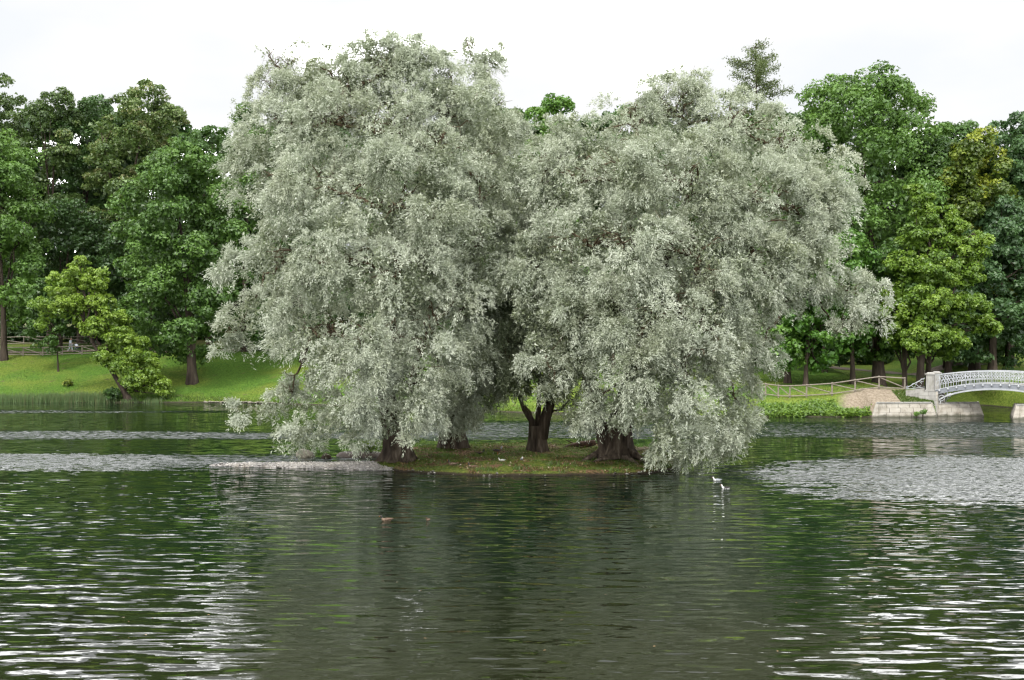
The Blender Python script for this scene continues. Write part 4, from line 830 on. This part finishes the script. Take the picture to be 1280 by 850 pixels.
for v, nm in ((0, 'near'), (BW, 'far')):
    ribbon('fascia', lambda t: dk(t) - .36, lambda t: dk(t), v, .10, M['greypaint'])
    ribbon('fascia_moulding', lambda t: dk(t) + .005, lambda t: dk(t) + .06, v, .16, M['white'])
    ribbon('arch_rib', lambda t: min(za(t), dk(t) - .40) - .09, lambda t: min(za(t), dk(t) - .40) + .05, v, .14, M['white'], t0=.03, t1=.97, n=48)
    tr_ = ribbon('top_rail', lambda t: rt(t) - .05, lambda t: rt(t) + .03, v, .12, M['white'])
    ribbon('middle_rail', lambda t: dk(t) + .38 + .0 * t, lambda t: dk(t) + .42, v, .06, M['white'])
    ribbon('upper_rail', lambda t: rt(t) - .17, lambda t: rt(t) - .14, v, .05, M['white'])
    for k in range(14):   # stanchions with a knob below the deck edge
        t = (k + .5) / 14; u = .25 + t * (SP - .5); mb = MB(); mb.tube([bp_(u, v, dk(t)), bp_(u, v, rt(t))], [.032, .026], 7)
        st = mb.build('stanchion', M['white'], bridge, smooth=True, origin=OB)
        c = bp_(u, v - .12 if v == 0 else v + .12, dk(t) - .10); MB().lathe([(.005, -.1), (.06, -.07), (.085, 0), (.06, .07), (.02, .1)], c, 8).build('knob', M['white'], st, smooth=True, origin=OB)
    lt = MB(); n = 46   # lattice bars: too fine to pick apart
    for k in range(n):
        for d in (1, -1):
            t0_, t1_ = k / n, (k + d * 1.6) / n
            if not 0 <= t1_ <= 1: continue
            lt.tube([bp_(.25 + t0_ * (SP - .5), v, dk(t0_) + .42), bp_(.25 + t1_ * (SP - .5), v, rt(t1_) - .15)], .017, 4, cap=False)
        t = k / n; lt.tube([bp_(.25 + t * (SP - .5), v, dk(t) + .05), bp_(.25 + t * (SP - .5), v, dk(t) + .38)], .012, 4, cap=False)
        rc = bp_(.25 + (t + .5 / n) * (SP - .5), v, (dk(t) + rt(t)) / 2 + .13); lt.box(rc, (.09, .03, .09), AN)
    tag(lt.build('lattice', M['white'], bridge, origin=OB), kind='stuff')
    for s in (0, 1):      # spandrel brackets: ring and struts
        mb = MB(); uc = .75 if s == 0 else SP - .75; cz = 1.52; pts = [bp_(uc + .23 * math.cos(a), v, cz + .23 * math.sin(a)) for a in np.linspace(0, 2 * math.pi, 17)]
        mb.tube(pts, .035, 6); sg = 1 if s == 0 else -1
        mb.tube([bp_(uc + sg * .2, v, cz + .15), bp_(uc + sg * .75, v, 1.95)], .03, 5); mb.tube([bp_(uc - sg * .05, v, cz - .23), bp_(uc - sg * .2, v, .9)], .04, 5); mb.tube([bp_(uc + sg * .45, v, 1.5), bp_(uc + sg * .45, v, 2.0)], .03, 5)
        pts = [bp_(uc + sg * .62 + .12 * math.cos(a), v, 1.78 + .12 * math.sin(a)) for a in np.linspace(0, 2 * math.pi, 13)]; mb.tube(pts, .025, 5)
        mb.build('spandrel_bracket', M['white'], bridge, smooth=True, origin=OB)
# stone posts at the four corners
for s in (0, 1):
    for v in (-.1, BW + .1):
        u = -.12 if s == 0 else SP + .12; mb = MB(); c = bp_(u, v, 0)
        mb.box((c[0], c[1], 2.80), (.62, .62, 1.35), AN); po = mb.build('stone_post', M['stone_grey'], bridge, origin=OB)
        MB().box((c[0], c[1], 3.51), (.76, .76, .10), AN).build('cap', M['stone_grey'], po, origin=OB)
        mb = MB(); mb.box((c[0], c[1], 3.605), (.62, .62, .09), AN, .35); mb.build('cap_top', M['stone_grey'], po, origin=OB)
        MB().box((c[0], c[1], 2.13), (.78, .78, .12), AN).build('plinth', M['stone_grey'], po, origin=OB)
def course(parent, p0, p1, z0, z1, depth, nblk, mat, batter=0.0, gap=.018, rg=None, OBx=OB, inward=None):
    """a course of stone blocks from p0 to p1; each block its own part"""
    p0, p1 = np.array(p0, float), np.array(p1, float); d = p1 - p0; Ln = np.linalg.norm(d); d /= Ln; nrm = np.array([-d[1], d[0]]) if inward is None else np.array(inward)
    cuts = np.sort(np.concatenate([[0, 1], (np.arange(1, nblk) + rg.uniform(-.18, .18, nblk - 1)) / nblk])) * Ln
    for a, b in zip(cuts[:-1], cuts[1:]):
        a += gap / 2; b -= gap / 2; q = rg.uniform(-.012, .012); V = []
        for z, off in ((z0 + gap / 2, batter * z0), (z1 - gap / 2, batter * z1)):
            for s_, w_ in ((a, 0), (b, 0), (b, 1), (a, 1)):
                pp = p0 + d * s_ + nrm * ((off + q) if w_ == 0 else depth + off); V.append((pp[0], pp[1], z))
        MB().hexa(V).build('stone_block', mat, parent, origin=OBx)
rg = np.random.default_rng(77)
# abutments: one solid pier body on each side, faced with blocks
def abutment(u0, u1, ub0, ub1, first):
    """pier under the bridge ends: foot from ub0 to ub1 (the battered apron), body from u0 to u1"""
    core = MB(); z = [-.6, 2.07]
    core.hexa([bp_(u0 + .03, -.55, -.6), bp_(u1 - .03, -.55, -.6), bp_(u1 - .03, BW + .55, -.6), bp_(u0 + .03, BW + .55, -.6), bp_(u0 + .03, -.40, 2.06), bp_(u1 - .03, -.40, 2.06), bp_(u1 - .03, BW + .40, 2.06), bp_(u0 + .03, BW + .40, 2.06)])
    ab = core.build('abutment', M['mortar'], bridge, origin=OB)
    for k, (za_, zb_) in enumerate(((-.3, .35), (.35, .85), (.85, 1.3), (1.3, 1.7), (1.7, 2.07))):
        p0 = bp_(u0, -.62, 0)[:2]; p1 = bp_(u1, -.62, 0)[:2]; course(ab, p0, p1, za_, zb_, .2, 2 + (k % 2), M['stone_grey'], batter=.075, rg=rg)
    # side that faces the water under the arch
    uu = u1 + .03 if first else u0 - .03
    for k, (za_, zb_) in enumerate(((-.3, .35), (.35, .85), (.85, 1.3), (1.3, 1.7), (1.7, 2.07))):
        a = bp_(uu + (.02 if first else -.02), -.5, 0)[:2]; b = bp_(uu + (.02 if first else -.02), BW + .5, 0)[:2]
        course(ab, a, b, za_, zb_, .12, 3, M['stone'], rg=rg, inward=(-U[:2] if first else U[:2]))
    return ab
abutment(-1.0, .45, 0, 0, True); abutment(SP - .45, SP + 1.0, 0, 0, False)
# the low battered apron in front of and beyond each pier
def apron(corners, z1, name, label, nblk):
    """corners: footprint at the water, counter-clockwise from the near left; sloped faces of blocks"""
    C = [np.array(c, float) for c in corners]; ctr = sum(C) / 4; root = empty(name, (C[0][0], C[0][1], 0)); OA = (C[0][0], C[0][1], 0); tag(root, label, 'stone quay', 'stone quays at the bridge')
    T = [c + (ctr - c) / np.linalg.norm(ctr - c) * .42 for c in C]
    MB().hexa([(*(c + (ctr - c) * .02), -.6) for c in C] + [(*(c + (ctr - c) * .02), z1 - .03) for c in T]).build('core', M['mortar'], root, origin=OA)
    for i in (0, 1, 3):
        a, b, ta, tb = C[i], C[(i + 1) % 4], T[i], T[(i + 1) % 4]
        nr = 3; nb = max(2, round(np.linalg.norm(b - a) / 1.1))
        for r_ in range(nr):
            cuts = np.linspace(0, 1, nb + 1); cuts[1:-1] += (.5 if r_ % 2 else 0) / nb * .6 + rg.uniform(-.1, .1, nb - 1) / nb
            for c0, c1 in zip(cuts[:-1], cuts[1:]):
                c0 += .004; c1 -= .004; f0, f1 = r_ / nr + .008, (r_ + 1) / nr - .008; f0 = -.25 if r_ == 0 else f0
                nrm = np.array([(b - a)[1], -(b - a)[0]]); nrm /= np.linalg.norm(nrm); j = rg.uniform(.004, .02)
                def pt(cc, ff, out):
                    lo = a + (b - a) * cc; hi = ta + (tb - ta) * cc; g = lo + (hi - lo) * ff + nrm * out; return (g[0], g[1], z1 * ff)
                V = [pt(c0, f0, j), pt(c1, f0, j), pt(c1, f0, -.1), pt(c0, f0, -.1), pt(c0, f1, j), pt(c1, f1, j), pt(c1, f1, -.1), pt(c0, f1, -.1)]
                MB().hexa(V).build('stone_block', M['stone'], root, origin=OA)
    n = 6
    for k in range(n):   # coping slabs along the near edge
        a = T[0] + (T[1] - T[0]) * (k / n + .004); b = T[0] + (T[1] - T[0]) * ((k + 1) / n - .004); inn = (T[3] - T[0]) * min(.45 / np.linalg.norm(T[3] - T[0]), .5); o_ = -inn / np.linalg.norm(inn) * .07
        V = [(*(a + o_), z1 - .02), (*(b + o_), z1 - .02), (*(b + inn), z1 - .02), (*(a + inn), z1 - .02), (*(a + o_), z1 + .09), (*(b + o_), z1 + .09), (*(b + inn), z1 + .09), (*(a + inn), z1 + .09)]
        MB().hexa(V).build('coping_stone', M['stone_grey'], root, origin=OA)
    return root
g = lambda px, Y: ((px - CX) / F * Y, Y)
apron([g(1090, 99.6), g(1171, 99.8), g(1172, 102.2), g(1088, 101.6)], 1.16, 'quay', 'long pale stone quay wall below the sandy landing left of the bridge', 6)
apron([g(1169, 100.9), g(1230, 101.9), g(1226, 105.6), g(1172, 105.6)], 1.04, 'quay', 'sloping stone apron jutting under the left part of the arch', 5)
apron([g(1266, 97.2), g(1345, 96.2), g(1345, 101), g(1262, 101.5)], 1.12, 'quay', 'stone apron at the far right end, cut by the photo edge', 5)
# wing wall stepping down to the left with an iron scroll on top
wing = empty('wing_wall', tuple(bp_(-1.2, -.3, 0))); tag(wing, 'short sloping stone wing wall with iron scroll left of the bridge post', 'wall'); OW = tuple(bp_(-1.2, -.3, 0))
wa, wb = np.array([33.0, 102.25]), np.array([34.35, 101.55])
dW = (wb - wa) / np.linalg.norm(wb - wa); nW = np.array([-dW[1], dW[0]]); LW = np.linalg.norm(wb - wa)
for r_ in range(3):
    for k in range(2):
        s0, s1 = LW * (k / 2) + .01, LW * ((k + 1) / 2) - .01; top = lambda s_: 2.12 + .22 * s_ / LW; lo = 1.0
        V = []
        for f_ in (r_ / 3 + .006, (r_ + 1) / 3 - .006):
            for s_, w_ in ((s0, 0), (s1, 0), (s1, 1), (s0, 1)):
                pp = wa + dW * s_ + nW * (w_ * .5 - .1); V.append((pp[0], pp[1], lo + (top(s_) - lo) * f_))
        MB().hexa(V).build('stone_block', M['stone_grey'], wing, origin=OW)
sc = MB()
def w3(s_, z): pp = wa + dW * s_ + nW * .12; return (pp[0], pp[1], z)
sc.tube([w3(s_, 2.2 + .22 * s_ / LW) for s_ in (0, LW)], .03, 6)
sc.tube([w3(LW * t, 2.3 + .85 * t ** 1.3 + .1 * math.sin(t * 3)) for t in np.linspace(0, 1, 12)], .035, 6)
for cxx, czz, rr in ((.12, 2.36, .11), (.62, 2.55, .16), (1.05, 2.66, .2), (1.3, 2.98, .13)):
    sc.tube([w3(cxx * LW / 1.52 + rr * math.cos(a), czz + rr * math.sin(a)) for a in np.linspace(0, 5.6, 14)], .024, 5)
sc.build('iron_scroll', M['white'], wing, smooth=True, origin=OW)
print('bridge', time.time() - T0)

# ------------------------------------------------------------------ birds
def solid(name, col, rough=.7, var=.25):
    d = tuple(c * (1 - var) for c in col); M[name] = pbr(name, [(0.35, d), (0.65, col)], scale=25, rough=rough)
for nm, c in (('white_feather', (.78, .78, .76)), ('grey_feather', (.36, .38, .41)), ('brown_feather', (.13, .08, .05)), ('dark_feather', (.035, .03, .028)), ('tan_feather', (.20, .14, .095)), ('beak_orange', (.5, .2, .04)), ('beak_red', (.35, .05, .03))): solid(nm, c)
def bird(name, label, cat, group, loc, rz, length, m_body, m_head, m_wing, m_beak, neck=.15, standing=False, resting=False, flying=False):
    """body, neck and head in one skin; wings, tail, beak and legs as parts. Faces +X"""
    root = empty(name, loc, rz); tag(root, label, cat, group); L = length; k = L / .42
    prof = [(-.21, .045, .012, .014), (-.17, .035, .035, .028), (-.10, .02, .07, .052), (0, .012, .088, .068), (.08, .018, .078, .064), (.13, .05, .052, .05), (.155, .09 + .03 * neck, .032, .034), (.165, .12 + .05 * neck, .028, .03), (.178, .145 + .06 * neck, .034, .036), (.20, .155 + .06 * neck, .03, .03), (.222, .152 + .06 * neck, .014, .014)]
    if flying: prof = [(a, b * .35, c, d) for a, b, c, d in prof]
    mb = MB(); sg = 10; V = []
    for i, (x, z, ry, rz_) in enumerate(prof):
        a0 = prof[max(i - 1, 0)]; a1 = prof[min(i + 1, len(prof) - 1)]; tx, tz = a1[0] - a0[0], a1[1] - a0[1]; l_ = math.hypot(tx, tz); nx, nz = -tz / l_, tx / l_
        for j in range(sg):
            a = 2 * math.pi * j / sg; V.append(((x + nx * rz_ * math.sin(a)) * k, ry * math.cos(a) * k, (z + nz * rz_ * math.sin(a) + (.0)) * k))
    f = []; mi = []
    for i in range(len(prof) - 1):
        for j in range(sg): f.append((i * sg + j, i * sg + (j + 1) % sg, (i + 1) * sg + (j + 1) % sg, (i + 1) * sg + j)); mi.append(1 if i >= 6 else 0)
    f += [tuple(range(sg - 1, -1, -1)), tuple((len(prof) - 1) * sg + j for j in range(sg))]; mi += [0, 1]
    mb.add(V, f); mb.m = mi; zo = (.14 if standing else (.06 if resting else .01)) * k
    mb.v = [(a, b, c + zo) for a, b, c in mb.v]; mb.build('body', [M[m_body], M[m_head]], root, smooth=True)
    hz = prof[-1][1]; mb = MB(); mb.tube([(.215 * k, 0, hz * k + zo), (.262 * k, 0, (hz - .008) * k + zo)], [.011 * k, .004 * k], 6, flat=1.3); mb.build('beak', M[m_beak], root)
    for s in (-1, 1):
        mb = MB()
        if flying:
            pts = [(.06, .05, .03), (.03, .30, .13), (-.08, .62, .05)]; V = []
            for (x, y, z), ch, th in zip(pts, (.15, .13, .02), (.02, .014, .005)):
                V += [((x + ch * .4) * k, s * y * k, z * k + zo), (x * k, s * y * k, (z + th) * k + zo), ((x - ch * .6) * k, s * y * k, z * k + zo), (x * k, s * y * k, (z - th * .3) * k + zo)]
            mb.add(V, [(i * 4 + j, i * 4 + (j + 1) % 4, (i + 1) * 4 + (j + 1) % 4, (i + 1) * 4 + j) for i in range(2) for j in range(4)] + [(8, 9, 10, 11)])
        else:
            V = []
            for x, z, h, o in ((.09, .03, .01, .066), (.05, .045, .04, .078), (-.03, .05, .045, .08), (-.12, .06, .03, .058), (-.20, .07, .014, .024), (-.245, .078, .004, .01)):
                V += [(x * k, s * (o + .004) * k, (z - h) * k + zo), (x * k, s * (o + .014) * k, z * k + zo), (x * k, s * (o - .02) * k, (z + h) * k + zo)]
            mb.add(V, [(i * 3 + j, i * 3 + j + 1, (i + 1) * 3 + j + 1, (i + 1) * 3 + j) for i in range(5) for j in range(2)] + [(i * 3 + 2, i * 3, (i + 1) * 3, (i + 1) * 3 + 2) for i in range(5)])
        mb.build('wing', M[m_wing], root, smooth=True)
        if standing:
            mb = MB(); mb.tube([(0, s * .03 * k, zo - .03 * k), (-.01 * k, s * .032 * k, 0.02)], .007 * k, 5); mb.box((.02 * k, s * .032 * k, .012), (.07 * k, .045 * k, .008)); mb.build('leg', M['beak_orange'], root)
    mb = MB(); mb.hexa([((-.17) * k, -.03 * k, .035 * k + zo), ((-.17) * k, .03 * k, .035 * k + zo), (-.27 * k, .022 * k, .05 * k + zo), (-.27 * k, -.022 * k, .05 * k + zo), (-.17 * k, -.03 * k, .05 * k + zo), (-.17 * k, .03 * k, .05 * k + zo), (-.27 * k, .022 * k, .056 * k + zo), (-.27 * k, -.022 * k, .056 * k + zo)]); mb.build('tail', M[m_wing], root)
    return root
def wp(px, py): Y = H0 * F / (py - CY); return ((px - CX) / F * Y, Y, 0.0)
def ip(px, py):
    Y = 60.0
    for _ in range(12): x = (px - CX) / F * Y; z = max(.16, float(island_z(x, Y))); Y = (H0 - z) * F / (py - CY)
    return (x, Y, z)
bird('gull', 'white gull swimming nearest the willow branches', 'gull', 'gulls swimming off the willow', wp(896, 601), math.pi * 1.0 + .15, .38, 'white_feather', 'white_feather', 'grey_feather', 'beak_red')
bird('gull', 'gull with dark wing tips swimming behind its mate, farther from the willow', 'gull', 'gulls swimming off the willow', wp(907, 611), math.pi * 1.0 - .2, .38, 'white_feather', 'white_feather', 'dark_feather', 'beak_red')
bird('duck', 'brown duck with dark head swimming in front of the largest willow', 'duck', 'ducks on the pond', wp(483, 651), math.pi + .3, .42, 'tan_feather', 'dark_feather', 'brown_feather', 'beak_orange')
bird('duck', 'small tan duckling-sized duck swimming alone', 'duck', 'ducks on the pond', wp(535, 650.5), math.pi + 1.2, .26, 'tan_feather', 'brown_feather', 'brown_feather', 'beak_orange')
bird('duck', 'russet duck standing on the island edge, dark neck up', 'duck', 'birds on the island', ip(564, 585), math.pi + .4, .46, 'brown_feather', 'dark_feather', 'tan_feather', 'beak_orange', neck=1.0, standing=True)
bird('duck', 'russet duck resting on the island edge beside the standing one', 'duck', 'birds on the island', ip(590, 586), math.pi - .3, .48, 'tan_feather', 'dark_feather', 'brown_feather', 'beak_orange', neck=.3, resting=True)
bird('duck', 'dark duck resting behind, nearest the second willow trunk', 'duck', 'birds on the island', ip(601, 568), .5, .46, 'dark_feather', 'dark_feather', 'brown_feather', 'beak_orange', resting=True)
bird('duck', 'dark duck standing at the back of the island', 'duck', 'birds on the island', ip(622, 568), .1, .5, 'brown_feather', 'grey_feather', 'dark_feather', 'beak_orange', neck=.8, standing=True)
bird('gull', 'white gull resting on the island grass', 'gull', 'birds on the island', ip(627, 577), math.pi, .32, 'white_feather', 'white_feather', 'white_feather', 'beak_orange', resting=True)
bird('gull', 'pale grey bird standing in the grass left of the forked willow', 'gull', 'birds on the island', ip(652, 577), 1.3, .3, 'grey_feather', 'white_feather', 'grey_feather', 'beak_orange', standing=True)
fb = bird('flying_gull', 'white gull flying just right of the forked willow trunk', 'gull', 'gulls in flight', tuple(at(694, 513, 76)), math.pi * .55, .36, 'white_feather', 'white_feather', 'white_feather', 'beak_red', flying=True); fb.rotation_euler = (1.1, .5, math.pi * .55)
fb = bird('flying_gull', 'smaller white gull flying lower beside the forked trunk', 'gull', 'gulls in flight', tuple(at(686.5, 520, 80)), math.pi * .8, .24, 'white_feather', 'white_feather', 'white_feather', 'beak_red', flying=True); fb.rotation_euler = (.8, .3, 2.4)

# ------------------------------------------------------------------ walker with a pushchair
for nm, c in (('skin', (.45, .27, .19)), ('pale_cloth', (.55, .58, .66)), ('grey_cloth', (.28, .31, .36)), ('dark_cloth', (.03, .03, .04)), ('hair', (.035, .022, .015)), ('tyre', (.02, .02, .02))): solid(nm, c, .85, .12)
def skin_mesh(name, joints, edges, radii, mat, parent, root=0):
    me = bpy.data.meshes.new(name); me.from_pydata(joints, edges, []); o = bpy.data.objects.new(name, me); COL.objects.link(o)
    sm = o.modifiers.new('skin', 'SKIN'); lay = me.skin_vertices[0] if me.skin_vertices else None
    if lay is None: bpy.context.view_layer.objects.active = o
    if me.skin_vertices:
        for i, r_ in enumerate(radii): lay.data[i].radius = r_ if isinstance(r_, tuple) else (r_, r_); lay.data[i].use_root = (i == root)
    sb = o.modifiers.new('sub', 'SUBSURF'); sb.levels = 1; sb.render_levels = 2
    dg = bpy.context.evaluated_depsgraph_get(); ev = o.evaluated_get(dg); m2 = bpy.data.meshes.new_from_object(ev); o.modifiers.clear(); o.data = m2; m2.materials.clear(); m2.materials.append(mat)
    m2.polygons.foreach_set('use_smooth', [True] * len(m2.polygons)); o.parent = parent; return o
def walker(loc, rz):
    root = empty('person', loc, rz); tag(root, 'person in pale grey hoodie and light trousers pushing a pushchair along the lawn path', 'person')
    J = [(0, 0, .95), (.01, 0, 1.15), (.03, 0, 1.36), (.05, 0, 1.47), (.07, 0, 1.56), (.08, 0, 1.66), (.07, 0, 1.72),
         (.03, .17, 1.40), (.02, .21, 1.16), (.24, .19, 1.02), (.03, -.17, 1.40), (.02, -.21, 1.16), (.24, -.19, 1.02),
         (.02, .09, .9), (.16, .10, .50), (.24, .10, .09), (.02, -.09, .9), (-.06, -.10, .50), (-.30, -.10, .14), (.34, .10, .04), (-.20, -.10, .04)]
    E = [(0, 1), (1, 2), (2, 3), (3, 4), (4, 5), (5, 6), (2, 7), (7, 8), (8, 9), (2, 10), (10, 11), (11, 12), (0, 13), (13, 14), (14, 15), (0, 16), (16, 17), (17, 18), (15, 19), (18, 20)]
    Rr = [.14, .13, .15, .06, .065, .09, .07, .07, .05, .036, .07, .05, .036, .10, .07, .05, .10, .07, .05, .035, .035]
    skin_mesh('body', J, E, Rr, M['skin'], root)
    skin_mesh('hoodie', [(0, 0, .86), (.01, 0, 1.1), (.03, 0, 1.36), (.045, 0, 1.46), (.03, .18, 1.40), (.02, .22, 1.16), (.21, .19, 1.03), (.03, -.18, 1.40), (.02, -.22, 1.16), (.21, -.19, 1.03)], [(0, 1), (1, 2), (2, 3), (2, 4), (4, 5), (5, 6), (2, 7), (7, 8), (8, 9)], [.185, .165, .175, .10, .09, .07, .052, .09, .07, .052], M['pale_cloth'], root)
    skin_mesh('trousers', [(0, 0, .93), (.02, .09, .86), (.16, .10, .50), (.235, .10, .13), (.02, -.09, .86), (-.06, -.10, .50), (-.285, -.10, .18)], [(0, 1), (1, 2), (2, 3), (0, 4), (4, 5), (5, 6)], [.165, .12, .09, .075, .12, .09, .075], M['pale_cloth'], root)
    skin_mesh('hair', [(.03, 0, 1.62), (.05, 0, 1.70), (.065, 0, 1.755)], [(0, 1), (1, 2)], [.085, .10, .07], M['hair'], root)
    for p, q_ in (((.24, .10, .06), (.36, .10, .045)), ((-.31, -.10, .11), (-.2, -.10, .04))): skin_mesh('shoe', [p, q_], [(0, 1)], [.06, .045], M['dark_cloth'], root)
    for s in (-1, 1):
        h = skin_mesh('hand', [(.24, s * .19, 1.02), (.31, s * .18, 1.02)], [(0, 1)], [.035, .03], M['skin'], root)
        mb = MB()
        for k in range(4): mb.tube([(.32, s * (.15 + .022 * k), 1.03), (.355, s * (.15 + .022 * k), 1.025), (.36, s * (.15 + .022 * k), .995), (.34, s * (.15 + .022 * k), .985)], [.010, .010, .009, .008], 5)
        mb.tube([(.28, s * .155, 1.02), (.32, s * .14, 1.0), (.345, s * .15, .99)], [.012, .011, .009], 5); mb.build('fingers', M['skin'], h, smooth=True)
    fm = MB(); fm.tube([(.155, 0, 1.655), (.178, 0, 1.635)], [.012, .014], 5); fm.build('nose', M['skin'], root, smooth=True)
    return root
pw = gp(88, 145.4); pz = (pw[0], pw[1], pw[2] + .03); walker(pz, 0.0)
def pushchair(loc, rz):
    root = empty('pushchair', loc, rz); tag(root, 'dark pushchair with pale hood being pushed along the lawn path', 'pushchair')
    def T(name, pts, r, mat, seg=6, parent=root): mb = MB(); mb.tube(pts, r, seg); return mb.build(name, mat, parent, smooth=True)
    T('handle_bar', [(0, -.2, 1.0), (0, .2, 1.0)], .016, M['dark_cloth'])
    for s in (-1, 1):
        T('frame', [(0, s * .2, 1.0), (.3, s * .22, .6), (.75, s * .2, .16)], .014, M['grey_cloth']); T('frame', [(.3, s * .22, .6), (.18, s * .24, .16)], .014, M['grey_cloth'])
        for x, r_ in ((.18, .15), (.75, .11)):
            wl = MB(); pts = [(x + r_ * math.cos(a), s * .25, r_ + .01 + r_ * math.sin(a)) for a in np.linspace(0, 2 * math.pi, 17)]; wl.tube(pts, .022, 6); wh = wl.build('wheel', M['tyre'], root, smooth=True)
            mb = MB(); [mb.tube([(x, s * .25, r_ + .01), (x + r_ * math.cos(a), s * .25, r_ + .01 + r_ * math.sin(a))], .007, 4) for a in np.linspace(0, 5.2, 6)]; mb.build('spokes', M['grey_cloth'], wh)
    mb = MB(); V = []
    for x, z, dz in ((.28, .78, .05), (.30, .55, .22), (.42, .48, .2), (.68, .5, .12), (.78, .58, .05)): V += [(x, -.19, z), (x, .19, z), (x, .19, z + dz), (x, -.19, z + dz)]
    mb.add(V, [(i * 4 + k, i * 4 + (k + 1) % 4, (i + 1) * 4 + (k + 1) % 4, (i + 1) * 4 + k) for i in range(4) for k in range(4)] + [(3, 2, 1, 0), (16, 17, 18, 19)]); mb.build('seat', M['dark_cloth'], root)
    mb = MB(); V = []; n = 7
    for i in range(n + 1):
        a = R(10 + 120 * i / n)
        for j in range(9): b = math.pi * j / 8; V.append((.36 + .26 * math.sin(b) * math.cos(a), .21 * math.cos(b), .72 + .30 * math.sin(b) * math.sin(a)))
    mb.add(V, [(i * 9 + j, i * 9 + j + 1, (i + 1) * 9 + j + 1, (i + 1) * 9 + j) for i in range(n) for j in range(8)]); mb.build('hood', M['pale_cloth'], root, smooth=True)
    return root
pushchair((pz[0] + .34, pz[1], pz[2]), 0.0)
print('done', time.time() - T0, 'tris', sum(len(o.data.polygons) for o in S.objects if o.type == 'MESH'))
